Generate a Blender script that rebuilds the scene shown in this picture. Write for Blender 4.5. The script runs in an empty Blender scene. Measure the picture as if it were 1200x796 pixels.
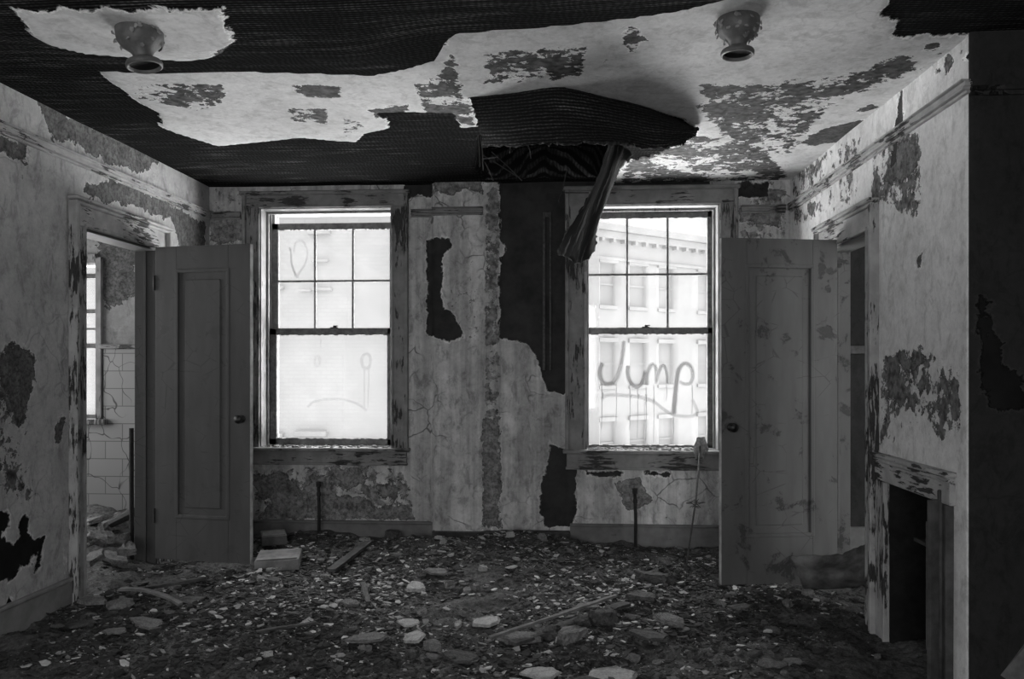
import bpy, bmesh, math, random
import numpy as np
from mathutils import Vector, Matrix

S = bpy.context.scene
COL = S.collection
RNG = random.Random(11)
NR = np.random.default_rng(5)

# ------------------------------------------------------------------ camera and room measurements (metres)
F = 930.0                       # focal length in pixels of a 1200 px wide frame
EYE = 1.40
TH = math.atan(60 / F)
CT, ST = math.cos(TH), math.sin(TH)
XL, XR, D, ZC = -2.857, 1.75, 6.25, 2.84

def ray(px, py):
    a, b = (px - 600) / F, (428 - py) / F
    return (a * CT - ST, a * ST + CT, b)
def onY(px, py, Y):
    r = ray(px, py); t = Y / r[1]; return (r[0] * t, EYE + r[2] * t)
def onX(px, py, X):
    r = ray(px, py); t = X / r[0]; return (r[1] * t, EYE + r[2] * t)
def onZ(px, py, Z):
    r = ray(px, py); t = (Z - EYE) / r[2]; return (r[0] * t, r[1] * t)
def atd(px, py, z):
    r = ray(px, py); return Vector((r[0] * z, r[1] * z, EYE + r[2] * z))

YR = onX(1137, 300, XR)[0]      # where the right wall turns away from the camera

# ------------------------------------------------------------------ value noise
_P = NR.random((256, 256))
def vnoise(x, y):
    x = np.asarray(x, float); y = np.asarray(y, float)
    xi, yi = np.floor(x).astype(int), np.floor(y).astype(int)
    fx, fy = x - xi, y - yi
    fx = fx * fx * (3 - 2 * fx); fy = fy * fy * (3 - 2 * fy)
    g = lambda a, b: _P[a & 255, b & 255]
    return (g(xi, yi) * (1 - fx) + g(xi + 1, yi) * fx) * (1 - fy) + (g(xi, yi + 1) * (1 - fx) + g(xi + 1, yi + 1) * fx) * fy
def fbm(x, y, oct=4):
    s, a, t = 0, 1.0, 0
    for k in range(oct):
        s = s + a * vnoise(np.asarray(x) * 2 ** k + 17.3 * k, np.asarray(y) * 2 ** k + 5.7 * k); t += a; a *= .5
    return s / t - .5
def sstep(x, a, b):
    t = np.clip((x - a) / (b - a), 0, 1); return t * t * (3 - 2 * t)

def sdf(U, V, poly):
    """signed distance to a polygon, positive inside"""
    P = np.array(poly, float); Q = np.roll(P, -1, 0)
    d = np.full(U.shape, 1e9); ins = np.zeros(U.shape, bool)
    for (ax, ay), (bx, by) in zip(P, Q):
        ex, ey = bx - ax, by - ay
        L = ex * ex + ey * ey + 1e-12
        t = np.clip(((U - ax) * ex + (V - ay) * ey) / L, 0, 1)
        d = np.minimum(d, np.hypot(U - ax - t * ex, V - ay - t * ey))
        c = ((ay > V) != (by > V)) & (U < ax + (V - ay) * ex / (ey if abs(ey) > 1e-12 else 1e-12))
        ins ^= c
    return np.where(ins, d, -d)
def layer(U, V, polys, mp):
    out = np.full(U.shape, -5.0)
    for p in polys:
        out = np.maximum(out, sdf(U, V, [mp(*q) for q in p]))
    return out

# ------------------------------------------------------------------ node helper
class NG:
    def __init__(s, name, rough=.85, spec=.25):
        s.m = bpy.data.materials.new(name); s.m.use_nodes = True
        s.nt = s.m.node_tree; s.b = s.nt.nodes['Principled BSDF']
        s.b.inputs['Roughness'].default_value = rough
        s.b.inputs['Specular IOR Level'].default_value = spec
        s.out = s.nt.nodes['Material Output']
    def n(s, t, **kw):
        o = s.nt.nodes.new(t)
        for k, v in kw.items(): setattr(o, k, v)
        return o
    def set(s, sock, v):
        if isinstance(v, bpy.types.NodeSocket): s.nt.links.new(v, sock)
        elif v is not None:
            try: sock.default_value = v
            except Exception: sock.default_value = (v, v, v, 1) if len(sock.default_value) == 4 else (v, v, v)
    def math(s, op, a, b=None, c=None, clamp=False):
        o = s.n('ShaderNodeMath', operation=op, use_clamp=clamp)
        for i, v in enumerate((a, b, c)):
            if v is not None: s.set(o.inputs[i], v)
        return o.outputs[0]
    def add(s, a, b): return s.math('ADD', a, b)
    def mul(s, a, b): return s.math('MULTIPLY', a, b)
    def mix(s, f, a, b):
        o = s.n('ShaderNodeMix', data_type='FLOAT'); s.set(o.inputs[0], f); s.set(o.inputs[2], a); s.set(o.inputs[3], b)
        return o.outputs[0]
    def step(s, v, a, b, c=0., d=1.):
        o = s.n('ShaderNodeMapRange', interpolation_type='SMOOTHSTEP')
        for i, q in enumerate((v, a, b, c, d)): s.set(o.inputs[i], q)
        return o.outputs[0]
    def attr(s, name, vec=False):
        o = s.n('ShaderNodeAttribute', attribute_name=name); return o.outputs['Vector' if vec else 'Fac']
    def coord(s, scale=(1, 1, 1), src=None):
        v = src
        if v is None: v = s.n('ShaderNodeTexCoord').outputs['Object']
        m = s.n('ShaderNodeMapping'); s.set(m.inputs[0], v); m.inputs['Scale'].default_value = scale
        return m.outputs[0]
    def noise(s, vec, scale, detail=5, rough=.55, dist=0.):
        o = s.n('ShaderNodeTexNoise'); s.set(o.inputs['Vector'], vec)
        o.inputs['Scale'].default_value = scale; o.inputs['Detail'].default_value = detail
        o.inputs['Roughness'].default_value = rough; o.inputs['Distortion'].default_value = dist
        return o.outputs[0]
    def voro(s, vec, scale, feature='DISTANCE_TO_EDGE'):
        o = s.n('ShaderNodeTexVoronoi', feature=feature); s.set(o.inputs['Vector'], vec); o.inputs['Scale'].default_value = scale
        return o.outputs[0]
    def bump(s, h, dist=.01, strength=1., prev=None):
        o = s.n('ShaderNodeBump'); s.set(o.inputs['Height'], h); o.inputs['Distance'].default_value = dist
        o.inputs['Strength'].default_value = strength
        if prev is not None: s.set(o.inputs['Normal'], prev)
        s.nt.links.new(o.outputs[0], s.b.inputs['Normal']); return o.outputs[0]
    def color(s, v): s.set(s.b.inputs['Base Color'], v)

def lath_tone(g, uv):
    """dark metal lath: fine rows with torn plaster keys between them; returns (tone, height)"""
    wob = g.noise(uv, 3., 3)
    sep = g.n('ShaderNodeSeparateXYZ'); g.set(sep.inputs[0], uv)
    x, y = sep.outputs[0], sep.outputs[1]
    ph = g.add(g.mul(y, 360.), g.mul(wob, 5.))
    row = g.step(g.math('SINE', ph), -.3, .9)
    ph2 = g.add(g.mul(x, 240.), g.mul(g.noise(uv, 9., 3), 22.))
    col = g.step(g.math('SINE', ph2), -.6, .8, .45, 1.)
    streak = g.noise(g.coord((2.2, 26, 1), uv), 1., 6, .65)
    big = g.noise(uv, 2.3, 4)
    amt = g.mul(g.step(streak, .46, .72), g.step(big, .38, .64, .15, 1.))
    tone = g.add(.010, g.mul(g.mul(row, col), g.add(.024, g.mul(amt, .18))))
    return tone, g.mul(row, col)

def plaster(name, base, mid, bare, stain=.35, crack=.5, ragged=.07, streaky=0., lath=False, fleck=.25, ceil=False):
    g = NG(name, .9, .15)
    co = g.coord()
    big = g.noise(co, 1.7, 5, .6); med = g.noise(co, 7., 6, .62); fine = g.noise(co, 38., 6, .7)
    rag = g.noise(co, 11., 9, .68, .4)
    pm = g.mix(stain, 1., g.step(g.add(g.mul(big, .6), g.mul(med, .4)), .3, .68, .35, 1.1))
    if streaky:
        st = g.noise(g.coord((14, 14, .7)), 1., 5, .6)
        pm = g.mul(pm, g.mix(streaky, 1., g.step(st, .35, .65, .45, 1.1)))
    tone = g.mul(base, pm)
    tone = g.mul(tone, g.step(fine, .25, .7, .86, 1.07))
    # hairline cracks of the old paint
    warp = g.n('ShaderNodeVectorMath', operation='ADD'); g.set(warp.inputs[0], co)
    nz = g.n('ShaderNodeTexNoise'); g.set(nz.inputs['Vector'], co); nz.inputs['Scale'].default_value = 5
    sc = g.n('ShaderNodeVectorMath', operation='SCALE'); g.set(sc.inputs[0], nz.outputs[1]); sc.inputs['Scale'].default_value = .18
    g.set(warp.inputs[1], sc.outputs[0])
    ve = g.voro(warp.outputs[0], 4.2)
    ck = g.mul(g.step(ve, .004, .03, 1., 0.), g.step(big, .5, .62, 0., crack))
    tone = g.mul(tone, g.math('SUBTRACT', 1., g.mul(ck, .75)))
    h = g.mul(med, .25)
    # random little losses and flaking zones
    fl = g.attr('flake')
    thr = g.math('SUBTRACT', .86 - .12 * fleck, g.mul(fl, g.step(g.noise(co, 4.5, 3), .3, .65, .27, .48)))
    fn = g.noise(co, 17., 9, .72, .2)
    fm = g.step(g.math('SUBTRACT', fn, thr), -.012, .02)
    vary = g.noise(co, 24., 3)
    tone = g.mix(fm, tone, g.mul(mid, g.step(vary, .3, .7, .35, 1.35)))
    rim = g.mul(g.step(g.math('SUBTRACT', fn, thr), -.05, -.012), g.math('SUBTRACT', 1., fm))
    tone = g.mul(tone, g.add(1., g.mul(g.mul(rim, fl), .35)))
    h = g.math('SUBTRACT', h, g.mul(fm, .35))
    f2 = g.noise(co, 52., 5, .7); fz = g.step(g.noise(co, 3.1, 4), .42, .62)
    sp = g.mul(g.step(f2, .665, .70), g.add(g.mul(fz, .75), g.mul(fl, .6)))
    tone = g.mul(tone, g.math('SUBTRACT', 1., g.mul(g.math('MINIMUM', sp, 1.), .62)))
    bl = g.noise(co, 4.3, 8, .72, .6); tone = g.mul(tone, g.mix(stain, 1., g.mul(g.step(bl, .30, .46, .6, 1.), g.step(bl, .56, .60, 1., 1.10))))
    b2 = g.noise(g.coord((1, 1, .55)), 12., 8, .76, .5); tone = g.mul(tone, g.mix(min(1., stain * 1.3), 1., g.step(b2, .36, .52, .50, 1.08)))
    # mid coat showing
    ms = g.add(g.attr('mid'), g.mul(g.math('SUBTRACT', rag, .5), ragged * 4)); mm = g.step(ms, -.003, .006)
    mr_ = g.mul(g.step(ms, -.014, -.004), g.math('SUBTRACT', 1., mm)); tone = g.mul(tone, g.add(1., g.mul(mr_, .3)))
    mt = g.mul(mid, g.mul(g.step(g.noise(co, 13., 7, .65), .3, .7, .6, 1.25), g.step(g.noise(co, 42., 5, .7), .36, .6, .55, 1.2)))
    mt = g.mul(mt, g.step(ms, .002, .016, .55, 1.))  # dark line inside the peel edge, its shadow put into the colour
    tone = g.mix(mm, tone, mt); h = g.math('SUBTRACT', h, g.mul(mm, .4))
    # bare ground
    bs = g.add(g.attr('bare'), g.mul(g.math('SUBTRACT', rag, .5), ragged * 2.6))
    bm = g.step(bs, -.003, .006)
    edge = g.mul(g.step(bs, -.016, -.004), g.math('SUBTRACT', 1., bm))
    tone = g.mul(tone, g.add(1., g.mul(edge, .5)))
    if lath:
        bt, bh = lath_tone(g, co)
        g.set(g.b.inputs['Specular IOR Level'], g.mix(bm, .15, 0.))
        h = g.mix(bm, h, g.mul(bh, .35))
        h = g.math('SUBTRACT', h, g.mul(bm, 1.))
    else:
        bt = g.mul(bare, g.step(g.noise(co, 6., 8, .7), .25, .75, .6, 1.3))
        h = g.math('SUBTRACT', h, g.mul(bm, 1.))
    tone = g.mix(bm, tone, bt)
    g.color(tone); g.bump(h, .012, .9)
    return g.m

def old_wood(name, paint, under, amount=.5, axis='Z', rough=.7):
    """cracked, flaking paint on wood; the cracks follow the length of the board"""
    g = NG(name, rough, .25)
    sc = {'Z': (60, 60, 7.5), 'X': (7.5, 60, 60), 'Y': (60, 7.5, 60)}[axis]
    co = g.coord(); st = g.coord(sc)
    n1 = g.noise(st, 1., 6, .65, .3); n2 = g.noise(co, 3., 4); fine = g.noise(st, 3.5, 5, .6)
    thr = g.math('SUBTRACT', .74, g.mul(g.step(n2, .3, .7), .22 * amount + .04))
    m = g.step(g.math('SUBTRACT', n1, thr), -.015, .02)
    m2 = g.mul(g.step(fine, .6, .66), g.step(n2, .35, .65, 0., amount))
    t = g.mul(paint, g.step(g.noise(co, 9., 5), .25, .75, .72, 1.12))
    t = g.mix(m, t, g.mul(under, g.step(fine, .3, .7, .5, 1.5)))
    t = g.mul(t, g.math('SUBTRACT', 1., g.mul(m2, .55)))
    g.color(t); g.bump(g.math('SUBTRACT', g.mul(fine, .3), g.add(m, g.mul(m2, .6))), .004, .8)
    return g.m

def door_paint(name, base, worn, amt):
    g = NG(name, .55, .3)
    co = g.coord(); n1 = g.noise(co, 5.5, 9, .72, .3); n2 = g.noise(g.coord((9, 9, 2)), 1., 5)
    ve = g.voro(g.coord((5, 5, 7)), 1.)
    m = g.mul(g.step(n1, .56, .62), amt)
    t = g.mul(base, g.step(n2, .25, .75, .82, 1.12))
    t = g.mul(t, g.math('SUBTRACT', 1., g.mul(g.mul(g.step(ve, .003, .02, 1., 0.), g.step(n2, .5, .6)), .35)))
    t = g.mix(m, t, worn)
    g.color(t); g.bump(g.math('SUBTRACT', g.mul(n2, .3), m), .003, .6)
    return g.m

def simple(name, tone, var=.25, scale=14., rough=.85, spec=.2, bump=.004, metal=0.):
    g = NG(name, rough, spec); co = g.coord(); n = g.noise(co, scale, 7, .65); k = g.noise(co, scale * .25, 3)
    t = g.mul(tone, g.mul(g.step(n, .25, .75, 1 - var, 1 + var), g.step(k, .3, .7, 1 - var * .6, 1 + var * .5)))
    g.color(t); g.b.inputs['Metallic'].default_value = metal
    if bump: g.bump(n, bump, .8)
    return g.m

def toned(name, lo, hi, p=1.):
    g = NG(name, .92, .12); co = g.coord(); n = g.noise(co, 45., 5, .6)
    t = g.mul(g.mix(g.math('POWER', g.attr('tone'), p), lo, hi), g.step(n, .3, .7, .8, 1.15))
    g.color(t); g.bump(n, .002, .7); return g.m

M = {}
M['back'] = plaster('peeling wall plaster', .56, .21, .038, stain=.6, crack=.9, ragged=.045, streaky=.55)
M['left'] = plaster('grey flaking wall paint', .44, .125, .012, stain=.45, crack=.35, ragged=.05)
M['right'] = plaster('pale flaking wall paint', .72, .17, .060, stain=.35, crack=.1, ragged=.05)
M['return'] = plaster('dark grey wall surface', .030, .018, .012, stain=.4, crack=.2)  # much darker overall than the walls beside it
M['ceiling'] = plaster('ceiling plaster and lath', .66, .09, .03, stain=.30, crack=.15, ragged=.05, lath=True, fleck=.15)
M['plain'] = plaster('plain old plaster', .26, .10, .05, stain=.5, crack=.6)
M['hidden'] = simple('pale matt wall', .35)
M['wood_z'] = old_wood('flaking painted upright board', .23, .045, 1.25, 'Z')
M['wood_x'] = old_wood('flaking painted level board', .23, .045, 1.25, 'X')
M['wood_y'] = old_wood('flaking painted side board', .42, .05, 1.1, 'Y')
M['wood_zr'] = old_wood('flaking painted side upright', .36, .04, 1.2, 'Z')
M['jamb'] = old_wood('weathered window jamb', .24, .05, .7, 'Z')
M['sash'] = simple('grey window sash', .16, .3, 30.)
M['base'] = old_wood('scuffed baseboard paint', .16, .06, .35, 'X')
M['base_y'] = old_wood('scuffed side baseboard paint', .24, .08, .35, 'Y')
M['doorl'] = door_paint('dark grey door paint', .070, .040, .35)
M['doorr'] = door_paint('mottled grey door paint', .120, .055, 1.)
M['dooredge'] = simple('pale door edge', .34, .3)
M['iron'] = simple('rusty iron', .018, .4, 40., .7, .4)
M['black'] = simple('sooty black', .012, .3, 20.)  # near-black tone for the recess lining and socket core
M['brass'] = simple('tarnished brass', .004, .3, 40., .45, .5)
M['porcelain'] = simple('grimy lamp holder', .085, .35, 18., .5, .4)
M['flakes'] = simple('loose paint flakes', .20, .3, 30.)
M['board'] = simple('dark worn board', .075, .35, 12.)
M['boardp'] = simple('pale worn board', .17, .3, 12.)
M['sheet'] = simple('dusty grey linoleum', .11, .65, 7.)
M['rag'] = simple('dirty mop cotton', .30, .35, 60., bump=.01)
M['stick'] = simple('thin weathered stick', .07, .3, 40.)
M['ch_pale'] = simple('broken pale plaster', .40, .25, 25., bump=.006)
M['ch_mid'] = simple('broken grey plaster', .18, .35, 20., bump=.008)
M['ch_dark'] = simple('broken dark plaster', .085, .4, 18., bump=.008)
M['dirt'] = None
g = NG('dirt and plaster dust', .95, .08); co = g.coord()
n1 = g.noise(co, 2.2, 6, .62); n2 = g.noise(co, 34., 8, .75); n3 = g.noise(co, 90., 4, .7)
t = g.mul(g.step(n1, .3, .7, .06, .13), g.step(n2, .3, .7, .35, 1.7))
t = g.mix(g.mul(g.step(n3, .62, .68), .8), t, .30)
g.color(t); g.bump(g.add(n2, g.mul(n3, .4)), .012, .9); M['dirt'] = g.m
M['litter'] = toned('plaster flake litter', .03, .62, 2.3)
g = NG('torn metal lath', .85, .05); uv = g.attr('suv', True); tt, hh = lath_tone(g, uv)
g.color(tt); g.bump(hh, .006, .9); M['lath'] = g.m
g = NG('dark torn lath strip', .8, .2); uv = g.attr('suv', True); st = g.noise(g.coord((3., 60., 1.), uv), 1., 6, .6)
g.color(g.add(.010, g.mul(g.step(st, .52, .72), .16))); g.bump(st, .01, .9); M['tongue'] = g.m  # pale streaks along the strip are painted highlights
# glass: thin dusty panes (light passes straight, a little dust veil and reflection)
g = NG('dusty window glass'); nt = g.nt
tr = g.n('ShaderNodeBsdfTransparent'); tr.inputs[0].default_value = (.95, .95, .95, 1)
df = g.n('ShaderNodeBsdfTranslucent'); df.inputs[0].default_value = (.8, .8, .8, 1)
gl = g.n('ShaderNodeBsdfGlossy'); gl.inputs[1].default_value = .05
mx = g.n('ShaderNodeMixShader'); mx2 = g.n('ShaderNodeMixShader'); mx2.inputs[0].default_value = .03
dust = g.noise(g.coord(), 6., 6); g.set(mx.inputs[0], g.step(dust, .35, .75, .016, .022))
nt.links.new(tr.outputs[0], mx.inputs[1]); nt.links.new(df.outputs[0], mx.inputs[2])
nt.links.new(mx.outputs[0], mx2.inputs[1]); nt.links.new(gl.outputs[0], mx2.inputs[2]); nt.links.new(mx2.outputs[0], g.out.inputs[0])
M['glass'] = g.m
# soft grey paint strokes on the glass
g = NG('thin grey spray paint'); nt = g.nt
tr = g.n('ShaderNodeBsdfTransparent'); df = g.n('ShaderNodeBsdfDiffuse'); df.inputs[0].default_value = (.25, .25, .25, 1)
mx = g.n('ShaderNodeMixShader'); g.set(mx.inputs[0], g.attr('alpha'))
nt.links.new(tr.outputs[0], mx.inputs[1]); nt.links.new(df.outputs[0], mx.inputs[2]); nt.links.new(mx.outputs[0], g.out.inputs[0])
M['spray'] = g.m
def brickmat(name, a, b, mortar, scale):
    g = NG(name, .9, .1); br = g.n('ShaderNodeTexBrick'); uvw = g.attr('suv', True)
    g.set(br.inputs['Vector'], uvw)
    for i, v in ((1, a), (2, b), (3, mortar)): br.inputs[i].default_value = (v, v, v, 1)
    br.inputs['Scale'].default_value = scale; br.inputs['Mortar Size'].default_value = .012
    br.inputs['Brick Width'].default_value = .24; br.inputs['Row Height'].default_value = .085
    nt = g.nt; nt.links.new(br.outputs[0], g.b.inputs['Base Color']); return g.m
M['brick'] = brickmat('pale sunlit brick', .086, .081, .077, 1.)  # low tone, bricks and mortar nearly alike
M['stone'] = simple('pale stone facade', .078, .05, 2., bump=0)
M['stonetrim'] = simple('grey stone trim', .074, .1, 3., bump=0)
M['farglass'] = simple('dull far window', .071, .15, .6, bump=0)
g = NG('broken glazed wall tile', .35, .4); co = g.coord(); br = g.n('ShaderNodeTexBrick')
rot = g.n('ShaderNodeMapping'); g.set(rot.inputs[0], co); rot.inputs['Rotation'].default_value = (math.pi / 2, 0, 0)
g.set(br.inputs['Vector'], rot.outputs[0]); br.inputs['Scale'].default_value = 1.; br.inputs['Brick Width'].default_value = .3
br.inputs['Row Height'].default_value = .15; br.inputs['Mortar Size'].default_value = .004
for i, v in ((1, 1.), (2, .93), (3, .45)): br.inputs[i].default_value = (v, v, v, 1)
wn = g.n('ShaderNodeTexNoise'); g.set(wn.inputs['Vector'], co); wn.inputs['Scale'].default_value = 3
wa = g.n('ShaderNodeVectorMath', operation='MULTIPLY_ADD'); g.set(wa.inputs[0], wn.outputs[1]); wa.inputs[1].default_value = (.5, .5, .5); g.set(wa.inputs[2], co)
cr = g.step(g.voro(wa.outputs[0], 3.4), .003, .018, 1., 0.)
g.color(g.mix(g.mul(cr, g.step(g.noise(co, 2.2, 3), .38, .5)), g.mul(.22, br.outputs[0]), .04)); M['tile'] = g.m

# ------------------------------------------------------------------ object helpers
def tag(o, label=None, cat=None, group=None, kind=None):
    for k, v in (('label', label), ('category', cat), ('group', group), ('kind', kind)):
        if v: o[k] = v
    return o
def link(name, me, mat, parent=None):
    o = bpy.data.objects.new(name, me); COL.objects.link(o)
    if mat is not None: me.materials.append(M[mat] if isinstance(mat, str) else mat)
    if parent: o.parent = parent
    return o
def empty(name, loc=(0, 0, 0), rz=0):
    o = bpy.data.objects.new(name, None); COL.objects.link(o); o.location = loc; o.rotation_euler = (0, 0, rz); return o
class MB:
    """collects shapes in one bmesh"""
    def __init__(s): s.bm = bmesh.new()
    def box(s, x0, x1, y0, y1, z0, z1, bev=0., jit=0.):
        x0, x1 = min(x0, x1), max(x0, x1); y0, y1 = min(y0, y1), max(y0, y1); z0, z1 = min(z0, z1), max(z0, z1)
        b = bmesh.new(); bmesh.ops.create_cube(b, size=1)
        for v in b.verts:
            v.co = Vector(((x0 + x1) / 2 + v.co.x * (x1 - x0), (y0 + y1) / 2 + v.co.y * (y1 - y0), (z0 + z1) / 2 + v.co.z * (z1 - z0)))
            if jit: v.co += Vector([RNG.uniform(-jit, jit) for _ in range(3)])
        if bev: bmesh.ops.bevel(b, geom=b.edges[:], offset=min(bev, .45 * min(x1 - x0, y1 - y0, z1 - z0)), segments=1, affect='EDGES')
        return s.merge(b)
    def merge(s, b, mat=None):
        if mat is not None: b.transform(mat)
        me = bpy.data.meshes.new('t'); b.to_mesh(me); b.free(); s.bm.from_mesh(me); bpy.data.meshes.remove(me); return s
    def tube(s, pts, r, seg=8, cap=True):
        pts = [Vector(p) for p in pts]; rs = r if isinstance(r, (list, tuple)) else [r] * len(pts); rings = []
        for i, p in enumerate(pts):
            d = (pts[min(i + 1, len(pts) - 1)] - pts[max(i - 1, 0)]).normalized()
            a = d.orthogonal().normalized() if i == 0 else (rings_a - d * rings_a.dot(d)).normalized()
            rings_a = a; b = d.cross(a)
            rings.append([s.bm.verts.new(p + (a * math.cos(t) + b * math.sin(t)) * rs[i]) for t in [2 * math.pi * k / seg for k in range(seg)]])
        for A, B in zip(rings, rings[1:]):
            for k in range(seg): s.bm.faces.new((A[k], A[(k + 1) % seg], B[(k + 1) % seg], B[k]))
        if cap: s.bm.faces.new(rings[0][::-1]); s.bm.faces.new(rings[-1])
        return s
    def lathe(s, prof, seg=28, mat=None):
        b = bmesh.new(); rings = [[b.verts.new((r * math.cos(2 * math.pi * k / seg), r * math.sin(2 * math.pi * k / seg), z)) for k in range(seg)] for r, z in prof]
        for A, B in zip(rings, rings[1:]):
            for k in range(seg): b.faces.new((A[k], B[k], B[(k + 1) % seg], A[(k + 1) % seg]))
        return s.merge(b, mat)
    def build(s, name, mat, parent=None, smooth=False, loc=None):
        bmesh.ops.recalc_face_normals(s.bm, faces=s.bm.faces[:])
        me = bpy.data.meshes.new(name)
        if loc is not None: s.bm.transform(Matrix.Translation(-Vector(loc)))
        s.bm.to_mesh(me); s.bm.free()
        if smooth: me.polygons.foreach_set('use_smooth', [True] * len(me.polygons))
        o = link(name, me, mat, parent)
        if loc is not None: o.location = loc
        return o

def fattr(me, name, arr):
    a = me.attributes.new(name, 'FLOAT', 'POINT'); a.data.foreach_set('value', np.ascontiguousarray(arr, dtype=np.float32).ravel())
def surface(name, mat, O, U, V, ur, vr, mp=None, holes=(), step=.03, bare=(), mid=(), flake=(), thick=.15, disp=None, kind='structure', suv=False, base_flake=0.):
    """a wall or ceiling: a fine grid O + u U + v V whose normal U x V faces the room, with openings, built solid"""
    O, U, V = Vector(O), Vector(U), Vector(V); Nn = U.cross(V)
    def lines(a, b, extra):
        L = list(np.linspace(a, b, max(2, int(round((b - a) / step)) + 1)))
        for e in extra:
            if a < e < b:
                k = int(np.argmin([abs(q - e) for q in L])); L[k] = e
        return np.array(sorted(set(L)))
    us = lines(ur[0], ur[1], [h[0] for h in holes] + [h[1] for h in holes])
    vs = lines(vr[0], vr[1], [h[2] for h in holes] + [h[3] for h in holes])
    UU, VV = np.meshgrid(us, vs); nu, nv = len(us), len(vs)
    lay = {}
    for k, polys in (('bare', bare), ('mid', mid)): lay[k] = layer(UU, VV, polys, mp) if polys else np.full(UU.shape, -5.0)
    fk = np.full(UU.shape, base_flake)
    for p, a, soft in flake: fk = np.maximum(fk, a * sstep(sdf(UU, VV, [mp(*q) for q in p]), -soft, soft))
    dd = np.zeros(UU.shape) + .004 * fbm(UU * 1.5, VV * 1.5, 3)
    edge = np.zeros(UU.shape, bool); edge[0, :] = edge[-1, :] = True; edge[:, 0] = edge[:, -1] = True
    if disp is not None: dd = dd + disp(UU, VV, lay)
    else: dd = dd - .008 * sstep(lay['bare'], -.01, .02)
    pos = np.array(O)[None, None] + UU[..., None] * np.array(U) + VV[..., None] * np.array(V) + dd[..., None] * np.array(Nn)
    idx = np.arange(nu * nv).reshape(nv, nu)
    uc, vc = (us[:-1] + us[1:]) / 2, (vs[:-1] + vs[1:]) / 2
    keep = np.ones((nv - 1, nu - 1), bool)
    for h in holes: keep &= ~((uc[None] > h[0]) & (uc[None] < h[1]) & (vc[:, None] > h[2]) & (vc[:, None] < h[3]))
    q = np.stack([idx[:-1, :-1], idx[:-1, 1:], idx[1:, 1:], idx[1:, :-1]], -1)[keep]
    me = bpy.data.meshes.new(name); me.from_pydata(pos.reshape(-1, 3).tolist(), [], q.tolist())
    fattr(me, 'bare', lay['bare']); fattr(me, 'mid', lay['mid']); fattr(me, 'flake', fk)
    if suv:
        a = me.attributes.new('suv', 'FLOAT_VECTOR', 'POINT'); a.data.foreach_set('vector', np.stack([UU, VV, UU * 0], -1).astype(np.float32).ravel())
    bm = bmesh.new(); bm.from_mesh(me); bmesh.ops.delete(bm, geom=[v for v in bm.verts if not v.link_faces], context='VERTS'); bm.to_mesh(me); bm.free()
    me.polygons.foreach_set('use_smooth', [True] * len(me.polygons))
    o = link(name, me, mat)
    md = o.modifiers.new('Solidify', 'SOLIDIFY'); md.thickness = thick; md.offset = -1
    if kind: o['kind'] = kind
    return o
def holeU(a, b): return (min(a, b), max(a, b))

# ------------------------------------------------------------------ openings
WL = dict(x0=onY(305, 400, D)[0], x1=onY(459.5, 400, D)[0], z0=onY(380, 524, D)[1], z1=onY(380, 243, D)[1])
WR = dict(x0=onY(686, 400, D)[0], x1=onY(843, 400, D)[0], z0=onY(760, 527, D)[1], z1=onY(760, 240, D)[1])
DL = dict(y0=onX(96, 300, XL)[0], y1=onX(165, 300, XL)[0] + .12, z1=onX(102, 268, XL)[1])
DL['y1'] = DL['y0'] + .87
DR = dict(y0=onX(1020, 300, XR)[0], y1=onX(975, 300, XR)[0] + .02, z1=onX(1009, 275, XR)[1])
DR['y1'] = max(DR['y1'], DR['y0'] + .76)
CB = dict(y0=onX(1107, 600, XR)[0], y1=onX(1043, 600, XR)[0], z1=onX(1043, 566, XR)[1])

# ------------------------------------------------------------------ back wall
mpB = lambda px, py: onY(px, py, D)
bareB = [
    [(500, 281), (528, 281), (532, 290), (523, 299), (519, 310), (521, 325), (518, 345), (521, 360), (531, 368), (538, 380), (545, 394), (537, 399), (524, 400), (500, 393)],
    [(586, 205), (668, 205), (668, 455), (662, 463), (640, 458), (635, 440), (630, 420), (617, 400), (600, 400), (585, 395), (585, 308), (592, 292), (593, 286), (586, 282)],
    [(645, 520), (668, 530), (676, 548), (675, 600), (670, 617), (640, 617), (632, 600), (635, 570), (640, 550)],
    [(470, 205), (506, 205), (506, 232), (490, 228), (478, 234)],
    [(862, 214), (900, 214), (900, 231), (862, 231)],
    [(682, 551), (730, 553), (728, 559), (690, 557)], [(752, 552), (790, 553), (785, 559), (757, 558)],
    [(660, 205), (830, 205), (830, 221), (720, 222), (660, 240)],
]
midB = [
    [(567, 490), (586, 488), (586, 620), (578, 615), (567, 618)],
    [(296, 560), (330, 552), (352, 575), (372, 552), (386, 560), (395, 585), (420, 580), (440, 595), (478, 590), (486, 608), (296, 610), (320, 590), (300, 580)],
    [(385, 548), (420, 548), (432, 565), (405, 575)], [(440, 570), (462, 566), (470, 582), (448, 586)],
    [(865, 243), (915, 243), (916, 270), (905, 262), (865, 262)],
    [(245, 250), (283, 250), (283, 285), (245, 285)],
    [(720, 565), (750, 560), (762, 590), (735, 600)],
    [(509, 213), (567, 213), (567, 228), (545, 224), (525, 232), (509, 224)],
]
flakeB = [([(296, 545), (480, 545), (490, 612), (296, 612)], .9, .08), ([(245, 215), (300, 215), (300, 290), (245, 290)], .6, .1),
          ([(860, 210), (930, 210), (930, 300), (860, 300)], .8, .1), ([(675, 552), (850, 552), (850, 620), (675, 620)], .35, .1),
          ([(520, 290), (566, 280), (566, 420), (530, 400)], .55, .05), ([(567, 205), (586, 205), (586, 490), (567, 490)], .85, .01)]
hB = [(W['x0'], W['x1'], W['z0'], W['z1']) for W in (WL, WR)]
PX = [onY(p, 400, D)[0] for p in (508, 567, 586, 668)]
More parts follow.
